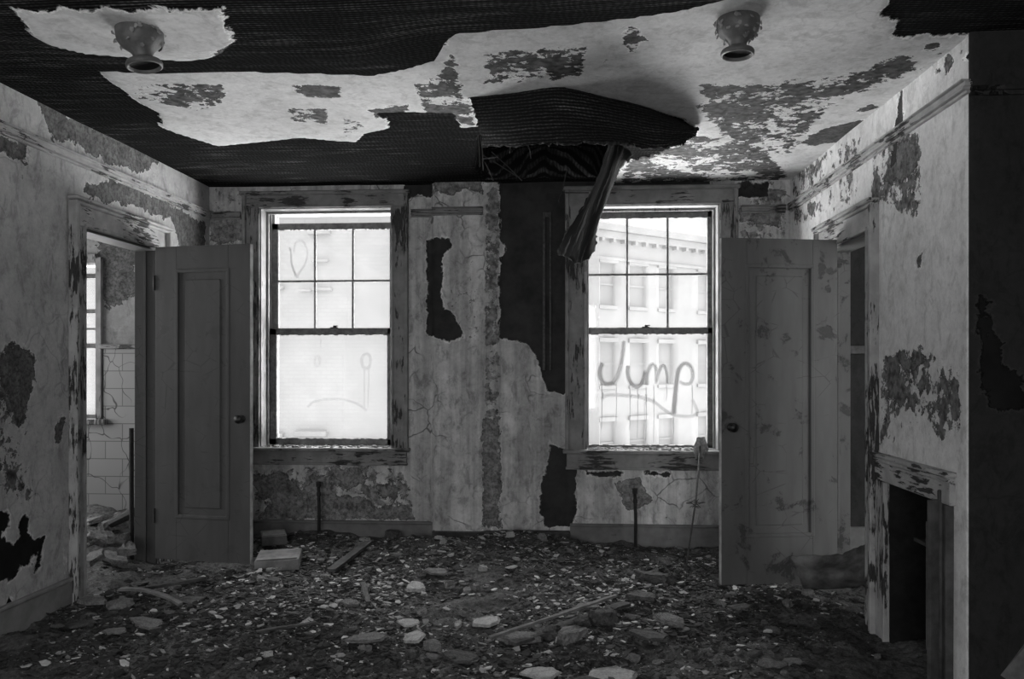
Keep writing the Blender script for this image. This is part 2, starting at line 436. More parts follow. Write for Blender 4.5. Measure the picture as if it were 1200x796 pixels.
def dispB(U, V, lay):
    d = -.010 * sstep(lay['bare'], -.01, .02)
    d = d + .07 * sstep(U, PX[0] - .012, PX[0] + .012) * (1 - sstep(U, PX[1] - .012, PX[1] + .012))
    d = d + .035 * sstep(U, PX[1] - .012, PX[1] + .012) * (1 - sstep(U, PX[2] - .012, PX[2] + .012))
    return d
surface('wall_back', 'back', (0, D, 0), (1, 0, 0), (0, 0, 1), (XL - .3, XR + .3), (-.1, ZC + .1), mpB, hB, .025, bareB, midB, flakeB, .34, dispB, base_flake=.05)

# ------------------------------------------------------------------ side walls
mpL = lambda px, py: onX(px, py, XL)
darkL = [[(-60, 606), (-8, 600), (10, 598), (12, 612), (6, 626), (16, 638), (24, 630), (22, 612), (28, 602), (36, 606), (34, 620), (42, 634), (52, 630), (50, 640), (40, 650), (37, 664), (24, 662), (18, 676), (4, 682), (-30, 690)], [(46, 640), (52, 636), (48, 660), (40, 676), (38, 672), (44, 658)], [(10, 700), (14, 702), (10, 722), (6, 720)], [(74, 640), (78, 650), (78, 672), (75, 660)]]  # dark depth of the broken hole put in as colour; cracks too
midL = [[(42, 105), (60, 118), (90, 140), (140, 158), (200, 190), (176, 190), (172, 200), (155, 203), (150, 196), (128, 192), (118, 184), (100, 178), (84, 165), (62, 168), (50, 130)],
        [(98, 216), (130, 210), (195, 235), (240, 262), (240, 300), (215, 300), (200, 258), (150, 240), (120, 236), (96, 228)],
        [(5, 405), (20, 400), (38, 420), (40, 450), (30, 480), (22, 500), (10, 470), (-5, 430)],
        [(64, 500), (72, 488), (74, 500), (67, 524)],
        [(-30, 150), (30, 170), (34, 190), (10, 185), (-30, 180)]]
flakeL = [([(-60, 395), (25, 395), (42, 450), (35, 520), (45, 600), (-60, 620)], .8, .15), ([(0, 165), (45, 175), (60, 240), (0, 240)], .45, .1),
          ([(45, 480), (78, 480), (78, 640), (50, 560)], .3, .1), ([(-100, 300), (40, 330), (40, 400), (-100, 400)], .25, .1)]
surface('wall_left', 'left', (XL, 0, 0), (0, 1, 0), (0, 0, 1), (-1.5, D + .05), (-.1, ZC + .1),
        mpL, [(DL['y0'], DL['y1'], -.2, DL['z1'])], .025, darkL, midL, flakeL, .13, None, base_flake=.08)

mpR = lambda px, py: onX(px, py, XR)
bareR = [[(1052, 118), (1057, 104), (1058, 160), (1048, 165)], [(1128, 68), (1138, 60), (1138, 68)], [(1045, 160), (1052, 150), (1050, 190), (1042, 200)]]
midR = [[(1050, 168), (1070, 160), (1076, 190), (1068, 205), (1045, 218), (1036, 210)], [(1096, 85), (1112, 62), (1120, 70), (1108, 86)],
        [(1068, 240), (1078, 234), (1074, 250)], [(1075, 300), (1079, 297), (1078, 316), (1073, 312)], [(945, 240), (956, 236), (955, 252), (948, 254)],
        [(1050, 415), (1060, 412), (1072, 424), (1078, 406), (1086, 424), (1074, 436), (1056, 432)]]
flakeR = [([(1030, 415), (1060, 405), (1100, 412), (1128, 440), (1130, 510), (1105, 530), (1090, 500), (1060, 480), (1030, 524)], .95, .05), ([(1028, 470), (1130, 500), (1130, 528), (1028, 528)], .5, .05), ([(1020, 160), (1080, 150), (1080, 260), (1020, 240)], 1.05, .08),
          ([(925, 190), (1010, 150), (1010, 240), (930, 270)], .75, .08), ([(1085, 50), (1137, 40), (1137, 90), (1090, 90)], .6, .1), ([(1028, 250), (1040, 250), (1040, 350), (1028, 350)], .4, .05)]
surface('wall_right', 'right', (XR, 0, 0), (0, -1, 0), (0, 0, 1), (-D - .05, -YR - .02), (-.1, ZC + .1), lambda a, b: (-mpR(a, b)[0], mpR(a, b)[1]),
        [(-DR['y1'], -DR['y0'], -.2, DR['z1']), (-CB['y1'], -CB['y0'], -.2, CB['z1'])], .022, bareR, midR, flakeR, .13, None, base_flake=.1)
mpT = lambda px, py: onY(px, py, YR)
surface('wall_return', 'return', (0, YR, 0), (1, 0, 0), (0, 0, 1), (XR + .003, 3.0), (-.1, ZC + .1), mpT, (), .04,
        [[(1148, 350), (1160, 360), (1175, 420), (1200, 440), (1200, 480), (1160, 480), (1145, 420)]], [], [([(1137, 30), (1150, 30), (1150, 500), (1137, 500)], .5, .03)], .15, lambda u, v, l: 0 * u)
surface('wall_right_near', 'hidden', (3.0, 0, 0), (0, -1, 0), (0, 0, 1), (-YR - .2, 1.6), (-.1, ZC + .1), None, (), .5, thick=.1)
surface('wall_front', 'hidden', (0, -1.6, 0), (-1, 0, 0), (0, 0, 1), (-3.1, -XL + .2), (-.1, ZC + .1), None,
        [(-.6, .7, .6, 2.5), (1.3, 2.6, .6, 2.5)], .25, thick=.3)

# ------------------------------------------------------------------ ceiling
mpC = lambda px, py: onZ(px, py, ZC)
P1 = [(15, -30), (40, 6), (62, 19), (100, 29), (140, 34), (188, 39), (216, 43), (244, 38), (262, 27), (271, 10), (262, -30)]
P2 = [(119, 86), (140, 100), (165, 119), (189, 132), (187, 147), (205, 155), (255, 171), (300, 166), (350, 160), (395, 164), (418, 165), (424, 156), (457, 148),
      (455, 138), (440, 130), (470, 128), (510, 130), (530, 130), (542, 148), (562, 146), (552, 112), (600, 108), (655, 100), (700, 110), (760, 126), (800, 138), (815, 150), (815, 156),
      (770, 180), (728, 190), (722, 205), (720, 216), (935, 216), (980, 170), (1140, 45), (1137, 39), (1075, 40), (1047, 40), (1050, 22), (1032, 14), (1060, -30),
      (800, -90), (500, -60), (480, 40), (440, 60), (300, 60), (119, 70)]
S1 = [(-300, -90), (-50, 60), (119, 87), (200, 90), (300, 88), (400, 91), (440, 92), (482, 84), (518, 74), (527, 56), (540, 45), (600, 40), (640, 38), (740, 28), (800, 19), (862, 4), (905, -20), (905, -90)]
SAG = .075
HOLE = [(558, 158), (650, 150), (726, 160), (722, 190), (716, 207), (640, 211), (570, 210), (556, 196)]
U0 = onZ(600, 30, ZC)
def dispC(U, V, lay):
    # U = x, V = -y here; positive displacement hangs down
    s1 = sdf(U, V, [(q[0], -q[1]) for q in [onZ(a, b, ZC - SAG) for a, b in S1]])
    p1 = sdf(U, V, [(q[0], -q[1]) for q in [mpC(a, b) for a, b in P1]])
    d = SAG * sstep(s1, -.005, .04) * (1 - .0 * sstep(p1, -.02, .02)) + .05 * sstep(s1, .03, .5)
    pl = -lay['bare']
    hole = sdf(U, V, [(q[0], -q[1]) for q in [mpC(a, b) for a, b in HOLE]])
    d = d - .24 * sstep(hole + .05 * fbm(U * 6, V * 6, 3), 0, .05)
    d = d + .012 * sstep(pl, -.01, .012)
    d = d + .018 * fbm(U * 1.2 + 3, V * 1.6, 3) + .010 * np.abs(fbm(U * 2.5, V * 3, 3)) * sstep(pl, 0, .1)
    return d
# bare lath = everywhere outside the plaster patches
def ceil_surface():
    mp = lambda a, b: (mpC(a, b)[0], -mpC(a, b)[1])
    def dsp(U, V, lay):
        s1 = sdf(U, V, [(q[0], -q[1]) for q in [onZ(a, b, ZC - SAG) for a, b in S1]])
        pl = layer(U, V, [P1], mp); p2 = layer(U, V, [P2], mp)
        p2 = np.minimum(p2, -s1)
        pl = np.maximum(pl, p2)
        lay['bare'] = -pl
        return dispC(U, V, lay)
    fk = [([(815, 95), (900, 95), (1000, 80), (1040, 60), (1080, 55), (1080, 80), (1000, 110), (960, 140), (930, 180), (860, 175), (815, 130)], 1.02, .10),
          ([(560, 55), (640, 50), (690, 50), (690, 85), (650, 92), (565, 95)], 1.1, .06), ([(690, 55), (730, 55), (730, 100), (690, 90)], .5, .06),
          ([(730, 185), (815, 150), (900, 170), (925, 205), (900, 216), (725, 216)], 1.0, .06), ([(480, 95), (540, 70), (560, 146), (500, 135)], 1.05, .05),
          ([(150, 92), (265, 95), (265, 122), (235, 128), (160, 112)], 1.05, .04), ([(340, 96), (400, 96), (400, 112), (350, 112)], 1.05, .04), ([(335, 124), (385, 124), (385, 145), (340, 142)], 1.1, .03),
          ([(800, 55), (880, 60), (880, 76), (800, 80)], .35, .04), ([(1080, 40), (1140, 40), (1120, 80), (1080, 80)], .5, .05), ([(400, 135), (428, 140), (428, 160), (400, 160)], .7, .02)]
    md = [[(940, 165), (960, 150), (990, 142), (1015, 137), (1008, 148), (985, 165), (950, 168)], [(1002, 125), (1022, 119), (1028, 122), (1012, 129)],
          [(1080, 50), (1095, 45), (1105, 50), (1085, 56)], [(735, 28), (748, 30), (752, 46), (744, 56), (735, 50)], [(240, 108), (262, 105), (246, 124)],
          [(515, 78), (530, 60), (540, 110), (524, 104)], [(430, 125), (480, 118), (478, 132), (440, 134)], [(250, 30), (272, 8), (282, -5), (284, 16), (270, 26), (262, 38), (246, 40)]]
    return surface('ceiling', 'ceiling', (0, 0, ZC), (1, 0, 0), (0, -1, 0), (XL - .1, 3.1), (-D - .05, 1.7), mp, (), .022, [P1], md, fk, .12, dsp)
ceil = ceil_surface()
# extra lath edge lines are carried by the sagging sheets below

def patch(name, rows, mat, nu=40, nv=24, thick=.012, scale=(1, 1), rough=.006, parent=None):
    """a bent sheet through a grid of control points (Catmull-Rom both ways), solid"""
    G = np.array([[list(p) for p in r] for r in rows], float)
    def cr(A, t):
        n = len(A) - 1; i = min(int(t * n), n - 1); f = t * n - i
        p0 = A[max(i - 1, 0)]; p1 = A[i]; p2 = A[i + 1]; p3 = A[min(i + 2, n)]
        return .5 * ((2 * p1) + (-p0 + p2) * f + (2 * p0 - 5 * p1 + 4 * p2 - p3) * f * f + (-p0 + 3 * p1 - 3 * p2 + p3) * f ** 3)
    vs, uvs = [], []
    W = np.linalg.norm(G[0, -1] - G[0, 0]); H = np.linalg.norm(G[-1, 0] - G[0, 0])
    for j in range(nv + 1):
        for i in range(nu + 1):
            p = cr([cr(list(r), i / nu) for r in G], j / nv)
            e = min(i, nu - i, j, nv - j) == 0
            p = p + rough * np.array([RNG.uniform(-1, 1) for _ in range(3)]) * (2.2 if e else .5)
            vs.append(p.tolist()); uvs.append((i / nu * W * scale[0], j / nv * H * scale[1], 0) if scale[0] > 0 else (j / nv * H, i / nu * W, 0))
    fs = [(j * (nu + 1) + i, j * (nu + 1) + i + 1, (j + 1) * (nu + 1) + i + 1, (j + 1) * (nu + 1) + i) for j in range(nv) for i in range(nu)]
    me = bpy.data.meshes.new(name); me.from_pydata(vs, [], fs)
    a = me.attributes.new('suv', 'FLOAT_VECTOR', 'POINT'); a.data.foreach_set('vector', np.array(uvs, np.float32).ravel())
    me.polygons.foreach_set('use_smooth', [True] * len(me.polygons))
    o = link(name, me, mat, parent)
    md = o.modifiers.new('Solidify', 'SOLIDIFY'); md.thickness = thick; md.offset = 0
    return o
def zc_ceil(py, z=ZC): return (z - EYE) * F / (428 - py)
A = atd
def ceilp(px, py, dz=0.): 
    q = onZ(px, py, ZC - dz); return Vector((q[0], q[1], ZC - dz))
rows = [
    [ceilp(548, 111), ceilp(600, 107), ceilp(655, 100), ceilp(700, 110), ceilp(760, 126), ceilp(812, 150)],
    [ceilp(556, 128, .06), ceilp(602, 126, .09), ceilp(656, 122, .10), ceilp(705, 128, .11), ceilp(764, 140, .12), ceilp(818, 153, .06)],
    [ceilp(562, 150, .14), ceilp(606, 149, .20), ceilp(660, 146, .22), ceilp(710, 150, .22), ceilp(768, 158, .20), ceilp(810, 160, .14)],
    [ceilp(568, 172, .22), ceilp(612, 171, .30), ceilp(665, 168, .32), ceilp(722, 168, .34), ceilp(762, 174, .27), ceilp(800, 168, .20)],
]
hs = empty('sagging_ceiling_lath', ceilp(655, 100))
tag(hs, 'big dark sheet of metal lath sagging from ceiling between the windows, torn tongue hanging down', 'torn ceiling')
def child_patch(*a, **k):
    o = patch(*a, **k, parent=hs); o.matrix_parent_inverse = Matrix.Translation(-hs.location); return o
child_patch('lath_sheet', rows, 'lath', 60, 26, .014, rough=.005)
p0 = ceilp(722, 168, .34); zz = (Vector(p0).y)
rows = [
    [A(714, 168, 4.74), A(718, 167, 4.70), A(722, 166, 4.66), A(728, 170, 4.66), A(742, 182, 4.72)],
    [A(702, 205, 4.80), A(708, 203, 4.74), A(713, 201, 4.66), A(719, 196, 4.70), A(726, 198, 4.80)],
    [A(686, 238, 4.84), A(692, 238, 4.80), A(698, 238, 4.68), A(708, 236, 4.72), A(712, 230, 4.84)],
    [A(664, 272, 4.86), A(676, 276, 4.80), A(687, 278, 4.70), A(697, 270, 4.74), A(699, 262, 4.86)],
    [A(653, 298, 4.9), A(666, 303, 4.82), A(677, 309, 4.72), A(690, 302, 4.76), A(698, 288, 4.88)],
]
child_patch('lath_tongue', rows, 'tongue', 18, 40, .014, (-1, 1), rough=.004)
# thin broken wires and lath ends round the hole
mb = MB()
for (a, b, c, d, z) in ((560, 158, 562, 196, 4.7), (563, 160, 566, 200, 4.72), (598, 155, 597, 180, 4.7), (566, 182, 606, 207, 4.8), (576, 178, 612, 212, 4.8), (568, 190, 578, 212, 4.9), (618, 168, 622, 186, 4.8), (584, 184, 566, 186, 4.75), (640, 226, 690, 226, 4.95), (655, 236, 664, 200, 4.9)):
    o = MB().tube([A(a, b, z), A((a + c) / 2 + 1, (b + d) / 2, z + .03), A(c, d, z + .05)], .0035, 5).build('broken_wire', 'iron', hs)
    o.matrix_parent_inverse = Matrix.Translation(-hs.location)

# paint flakes hanging from the ceiling in the sagging part are in its surface; larger curls as one part-less thing each
# ------------------------------------------------------------------ ceiling lamp holders
def lamp(px, py, tilt, label, flakes, drop=0.):
    q = onZ(px, py, ZC - .02 - drop); root = empty('ceiling_lamp_holder', (q[0], q[1], ZC - .02 - drop)); tag(root, label, 'ceiling light')
    R = Matrix.Rotation(tilt[1], 4, 'Y') @ Matrix.Rotation(tilt[0], 4, 'X')
    prof = [(0.02, .03), (.084, .03), (.088, -.015), (.086, -.035), (.074, -.058), (.052, -.076), (.038, -.092), (.034, -.110)]
    MB().lathe(prof, 32, R).build('canopy', 'porcelain', root, True)
    prof = [(.033, -.100), (.036, -.112), (.050, -.117), (.064, -.124), (.068, -.131), (.067, -.143), (.061, -.147), (.057, -.141), (.054, -.128), (.03, -.120), (.0005, -.118)]
    o = MB().lathe(prof, 32, R).build('socket_ring', 'porcelain', root, True)
    MB().lathe([(.0565, -.134), (.03, -.127), (.0005, -.126)], 24, R).build('socket_core', 'black', o)
    mb = MB()
    for k in range(flakes):
        a = RNG.uniform(0, 6.28); z = RNG.uniform(-.01, -.085); r = np.interp(-z, [.015, .035, .058, .076, .11], [.088, .086, .074, .052, .034]) + .006
        b = bmesh.new(); n = 5
        vs = [b.verts.new((RNG.uniform(.5, 1) * .011 * math.cos(i * 2 * math.pi / n), RNG.uniform(.5, 1) * .013 * math.sin(i * 2 * math.pi / n), RNG.uniform(-.003, .003))) for i in range(n)]
        f = b.faces.new(vs); e = bmesh.ops.extrude_face_region(b, geom=[f]); bmesh.ops.translate(b, vec=(0, 0, .002), verts=[v for v in e['geom'] if isinstance(v, bmesh.types.BMVert)])
        T = R @ Matrix.Translation((r * math.cos(a), r * math.sin(a), z)) @ Matrix.Rotation(a, 4, 'Z') @ Matrix.Rotation(1.57 + RNG.uniform(-.7, .7), 4, 'Y') @ Matrix.Rotation(RNG.uniform(0, 3), 4, 'Z')
        mb.merge(b, T)
    mb.build('paint_flakes', 'flakes', root)['kind'] = 'stuff'
lamp(163, 36, (0, -.16), 'grimy round lamp holder tilted on the ceiling, nearer the left wall', 26, .115)
lamp(865, 24, (0, .02), 'dark round lamp holder on the pale ceiling nearer the right wall, crusted with flakes', 46)

# ------------------------------------------------------------------ windows
def wy(px, Y): return onY(px, 400, Y)[0]
def wz(py, Y, px=600): return onY(px, py, Y)[1]
def window(idx, W, c, label):
    """c: pixel measures of casing and sashes"""
    root = empty('window_%d' % idx, ((W['x0'] + W['x1']) / 2, D, W['z0'])); tag(root, label, 'window', None, 'structure')
    def par(o): o.parent = root; o.matrix_parent_inverse = Matrix.Translation(-root.location); return o
    cx0, cx1 = wy(c['c0'], D), wy(c['c1'], D); ct = wz(c['ct'], D, c['c0'])
    mb = MB()
    for (a, b, s) in ((cx0, W['x0'], 1), (cx1, W['x1'], -1)):
        a, b = min(a, b), max(a, b)
        mb.box(a, b, D - .022, D + .01, W['z0'] - .02, W['z1'], .004, .0015)
        o0, o1 = (a - .012, a + .02) if s > 0 else (b - .02, b + .012)
        mb.box(o0, o1, D - .045, D + .008, W['z0'] - .02, ct - .02, .006, .0015)
        i0, i1 = (b - .018, b + .002) if s > 0 else (a - .002, a + .018)
        mb.box(i0, i1, D - .03, D + .008, W['z0'] - .02, W['z1'], .004, .001)
        par(mb.build('side_casing', 'wood_z')); mb = MB()
    mb.bm.free()
    mb = MB()
    mb.box(cx0 - .012, cx1 + .012, D - .024, D + .008, W['z1'] - .002, ct - .025, .004, .0015)
    mb.box(cx0 - .03, cx1 + .03, D - .055, D + .008, ct - .03, ct, .007, .002)
    mb.box(W['x0'] - .02, W['x1'] + .02, D - .03, D + .008, W['z1'] - .004, W['z1'] + .014, .004)
    par(mb.build('head_casing', 'wood_x'))
    # jambs with stops and the sash channel
    mb = MB(); Yo = D + .335
    for (x, s) in ((W['x0'], 1), (W['x1'], -1)):
        mb.box(x, x + s * .012, D - .01, Yo, W['z0'], W['z1'], .002)
        mb.box(x, x + s * .030, D + .10, D + .125, W['z0'], W['z1'], .003, .001)
        mb.box(x, x + s * .026, D + .18, D + .19, W['z0'], W['z1'], .002)
        mb.box(x, x + s * .034, D + .235, Yo, W['z0'], W['z1'], .003)
    mb.box(W['x0'], W['x1'], D - .01, Yo, W['z1'] - .012, W['z1'], .002)
    mb.box(W['x0'], W['x1'], D + .10, D + .125, W['z1'] - .03, W['z1'], .003)
    par(mb.build('jamb', 'jamb'))
    # sashes
    def sash(name, Y0, Y1, ox0, ox1, oz0, oz1, gx0, gx1, gz0, gz1, bars, tilt=0):
        mb = MB()
        mb.box(ox0, gx0, Y0, Y1, oz0, oz1, .003); mb.box(gx1, ox1, Y0, Y1, oz0, oz1, .003)
        mb.box(ox0, ox1, Y0, Y1, gz1, oz1, .003); mb.box(ox0, ox1, Y0, Y1, oz0, gz0, .003)
        for kind, p in bars:
            if kind == 'v': mb.box(p - .008, p + .008, Y0 + .004, Y1 - .004, gz0, gz1, .002, .0015)
            else: mb.box(gx0, gx1, Y0 + .004, Y1 - .004, p - .008, p + .008, .002, .0015)
        # crumbs of putty round the glass
        for k in range(60):
            x = RNG.uniform(gx0, gx1); z = RNG.choice([gz0, gz1]) ; mb.box(x, x + RNG.uniform(.005, .03), Y0, Y0 + .008, z - .004, z + .004, 0, .002)
        o = par(mb.build(name, 'sash'))
        if tilt: o.rotation_euler = (0, tilt, 0)
        g_ = MB().box(gx0 - .004, gx1 + .004, (Y0 + Y1) / 2 - .0015, (Y0 + Y1) / 2 + .0015, gz0 - .004, gz1 + .004).build('glass_pane', 'glass', o)
        return o
    YU, YL_ = D + .192, D + .130
    Yu, Yl = YU, YL_
    xl, xr = W['x0'] + .013, W['x1'] - .013
    up = sash('upper_sash', YU, YU + .04, xl, xr, wz(c['mr1'], Yu), wz(c['ut'], Yu), wy(c['ug0'], Yu), wy(c['ug1'], Yu), wz(c['ugb'], Yu), wz(c['ugt'], Yu),
              [('v', wy(c['m1'], Yu)), ('v', wy(c['m2'], Yu)), ('h', wz(c['mh'], Yu))])
    lo = sash('lower_sash', YL_, YL_ + .04, xl, xr, W['z0'] + .004, wz(c['mr0'], Yl), wy(c['lg0'], Yl), wy(c['lg1'], Yl), wz(c['lgb'], Yl), wz(c['mr1'], Yl), [])
    k = MB(); mx_ = wy(c['lock'], Yl); mz = wz(c['mr0'], Yl)
    k.box(mx_ - .03, mx_ + .03, YL_ + .002, YL_ + .03, mz, mz + .008, .002); k.box(mx_ - .008, mx_ + .016, YL_ + .006, YL_ + .03, mz + .006, mz + .022, .003); k.box(mx_ - .004, mx_ + .034, YL_ + .004, YL_ + .014, mz + .014, mz + .022, .002)
    k.build('sash_lock', 'iron', lo)
    # stool, outer sill and apron
    sb = wz(c['sb'], D, c['c0'])
    mb = MB(); mb.box(cx0 - .03, cx1 + .03, D - .07, D + .12, W['z0'] - .03, W['z0'] - .002, .006, .002); mb.box(W['x0'], W['x1'], D + .1, D + .36, W['z0'] - .03, W['z0'] + .002, .003)
    par(mb.build('window_sill', 'wood_x'))
    mb = MB(); mb.box(cx0 + .0, cx1 + .0, D - .022, D + .01, sb, W['z0'] - .03, .004, .002)
    mb.box(cx0 - .008, cx1 + .008, D - .032, D + .01, sb, sb + .02, .004, .001)
    par(mb.build('apron', 'wood_x'))
    return root, up, lo, YU, YL_
w1 = window(1, WL, dict(c0=287, c1=477, ct=226, sb=544, ut=259, mr0=384, mr1=392, ug0=326, ug1=456.5, ugt=266.5, ugb=385, m1=368.7, m2=413.3, mh=328, lg0=324, lg1=453.5, lgb=515.5, lock=391),
            'tall double-hung window with six small upper panes, beside the dark left door')
w2 = window(2, WR, dict(c0=664, c1=862, ct=220, sb=550, ut=249, mr0=384.5, mr1=392, ug0=689, ug1=829, ugt=257.5, ugb=385, m1=735, m2=782.5, mh=323, lg0=690, lg1=829, lgb=521, lock=757),
            'tall double-hung window with Jump scrawled on its lower glass')

# crumbs lying on both sills
def crumbs(n, x0, x1, y0, y1, z, label):
    mb = MB()
    for k in range(n):
        x, y, s = RNG.uniform(x0, x1), RNG.uniform(y0, y1), RNG.uniform(.004, .014)
        mb.box(x, x + s * 2, y, y + s * 1.5, z, z + s * RNG.uniform(.3, 1.2), 0, s * .3)
    o = mb.build('paint_crumbs', 'flakes'); tag(o, label, 'paint crumbs', None, 'stuff')
crumbs(130, WL['x0'] + .02, WL['x1'] - .04, D - .05, D + .12, WL['z0'] - .002, 'flaked paint crumbs along the sill of the window beside the left door')
crumbs(220, WR['x0'] + .02, WR['x1'] - .10, D - .05, D + .12, WR['z0'] - .002, 'flaked paint crumbs along the sill under the Jump writing')

# strokes on the glass
def strokes(name, Y, lst, parent, wpx, label):
    vs, fs, al = [], [], []
    for pts, w0, w1_, a0, a1 in lst:
        P = [Vector((onY(p[0], p[1], Y)[0], Y, onY(p[0], p[1], Y)[1])) for p in pts]
        # resample as Catmull-Rom
        Q = []
        for i in range(len(P) - 1):
            p0, p1, p2, p3 = P[max(i - 1, 0)], P[i], P[i + 1], P[min(i + 2, len(P) - 1)]
            for k in range(6):
                t = k / 6; Q.append(.5 * ((2 * p1) + (-p0 + p2) * t + (2 * p0 - 5 * p1 + 4 * p2 - p3) * t * t + (-p0 + 3 * p1 - 3 * p2 + p3) * t ** 3))
        Q.append(P[-1]); n = len(Q); pm = D / F
        for i, q in enumerate(Q):
            d = (Q[min(i + 1, n - 1)] - Q[max(i - 1, 0)]).normalized(); nn = Vector((-d.z, 0, d.x)); t = i / (n - 1)
            w = (w0 + (w1_ - w0) * t) * pm * .5; a = a0 + (a1 - a0) * t
            if i in (0, n - 1): w *= .6
            for s, al_ in ((-1, 0), (-.5, .85), (0, 1), (.5, .85), (1, 0)): vs.append((q + nn * w * s)[:]); al.append(min(.9, al_ * a * 1.35) * (.3 if i in (0, n - 1) else 1))
            if i:
                b = len(vs) - 10
                for k in range(4): fs.append((b + k, b + k + 1, b + k + 6, b + k + 5))
    me = bpy.data.meshes.new(name); me.from_pydata(vs, [], fs); fattr(me, 'alpha', np.array(al))
    o = link(name, me, 'spray', parent); o['label'] = label
    return o
YS = w2[4] + .012
jump = [
    ([(706, 425), (703, 435), (705, 446), (712, 450), (721, 446), (727, 430), (730, 412), (731, 399)], 8, 6, .55, .45),
    ([(729, 428), (725, 440), (719, 448)], 5, 4, .25, .2),
    ([(736, 428), (736, 441), (741, 451), (748, 453), (753, 447), (757, 434)], 7, 7, .55, .5),
    ([(758, 452), (758, 440), (763, 428), (768, 430), (769, 440), (769, 450)], 7, 5, .5, .4),
    ([(769, 448), (772, 436), (777, 428), (781, 436), (782, 450)], 6, 4, .4, .5),
    ([(789, 488), (791, 466), (793, 446), (796, 432), (803, 426), (810, 431), (812, 441), (809, 449), (802, 450), (796, 447)], 8, 5, .6, .35),
    ([(705, 468), (709, 464), (720, 463), (737, 464), (752, 466), (766, 471), (778, 480), (789, 486), (803, 488), (813, 487), (817, 482), (814, 474), (811, 468)], 6, 5, .35, .25),
]
for x, y0, y1, a in ((705, 447, 505, .5), (706, 460, 470, .6), (722, 448, 500, .4), (738, 452, 505, .45), (739, 462, 468, .5), (747, 454, 515, .4), (748, 462, 468, .6), (757, 452, 520, .45), (757, 462, 474, .6), (766, 450, 520, .4), (766, 466, 474, .6), (781, 450, 470, .4), (789, 488, 518, .45), (811, 450, 486, .45), (755, 466, 510, .3)):
    jump.append(([(x, y0), (x + .4, (y0 + y1) / 2), (x - .3, y1)], 1.8 if y1 - y0 > 12 else 3.5, 1.4, a, a * .7))
strokes('painted_word', YS, jump, w2[2], 1, 'grey spray-painted word Jump with an underline and drips')
face = [
    ([(428, 414), (424, 420), (425, 429), (430, 432), (434, 426), (433, 417), (428, 414)], 5, 5, .16, .16),
    ([(371, 416), (369, 424), (371, 430), (375, 424), (373, 416)], 4, 4, .10, .10),
    ([(360, 478), (368, 471), (385, 468), (405, 469), (420, 474), (430, 482)], 4, 4, .14, .14),
    ([(427, 432), (427, 455), (427, 480)], 1.5, 1.5, .2, .15), ([(432, 431), (432, 452), (431, 478)], 1.5, 1.5, .2, .15), ([(376, 395), (376, 408)], 1.5, 1.5, .2, .1),
]
strokes('painted_face', w1[4] + .012, face, w1[2], 1, 'faint grey scrawl like a face with eyes and mouth')
loop = [([(340, 290), (341, 298), (342, 310), (347, 324)], 2.5, 4, .25, .4), ([(347, 326), (352, 318), (358, 308), (360, 295), (355, 283), (347, 284), (344, 296)], 4, 3, .22, .12), ([(339, 290), (341, 294)], 4, 3, .3, .2)]
strokes('painted_loop', w1[3] + .012, loop, w1[1], 1, 'faint grey looped scrawl on the glass')

# ------------------------------------------------------------------ doors: casings and leaves
def par(o, root): o.parent = root; o.matrix_parent_inverse = Matrix.Translation(-Vector(root.location)); return o
def door_leaf(w, h, t, mat, emat, root, knob_u):
    """leaf in local space: x along the width from the hinge, y thickness, z height"""
    mb = MB(); st = .165
    pz0, pz1 = .30, h - .17
    mb.box(0, st, 0, t, 0, h, .003); mb.box(w - st, w, 0, t, 0, h, .003)
    mb.box(st, w - st, 0, t, 0, pz0, .0); mb.box(st, w - st, 0, t, pz1, h, .0)
    mb.box(st, w - st, .012, t - .012, pz0, pz1)
    # mouldings round the sunk panel, both faces
    for s, y0, y1 in ((0, -.004, .013), (1, t - .013, t + .004)):
        for a in ((st - .012, w - st + .012, pz0 - .012, pz0 + .014), (st - .012, w - st + .012, pz1 - .014, pz1 + .012)):
            mb.box(a[0], a[1], y0, y1, a[2], a[3], .004)
        mb.box(st - .012, st + .014, y0, y1, pz0, pz1, .004); mb.box(w - st - .014, w - st + .012, y0, y1, pz0, pz1, .004)
        e = .062; yy0, yy1 = (.004, .014) if s == 0 else (t - .014, t - .004)
        mb.box(st + e, w - st - e, yy0, yy1, pz0 + e, pz1 - e, .005)
    leaf = mb.build('door_leaf', mat, root)
    MB().box(w - .001, w + .002, .001, t - .001, .002, h - .002, 0, .0).build('leaf_edge', emat, leaf)
    kz = .98
    mk = MB()
    for s in (-1, 1):
        y = 0 if s < 0 else t
        R = Matrix.Translation((knob_u, y, kz)) @ Matrix.Rotation(math.pi / 2 * (1 if s < 0 else -1), 4, 'X')
        mk.lathe([(.0005, .004), (.026, .004), (.026, .0)], 20, R)
        mk.lathe([(.010, .0), (.010, .03), (.024, .036), (.029, .048), (.026, .060), (.0005, .064)], 20, R)
    mk.build('door_knob', 'brass', leaf, True)
    mh = MB()
    for z in (.25, h - .3):
        mh.tube([(-.006, -.004, z), (-.006, -.004, z + .1)], .008, 8)
    mh.build('hinge', 'iron', leaf)
    return leaf

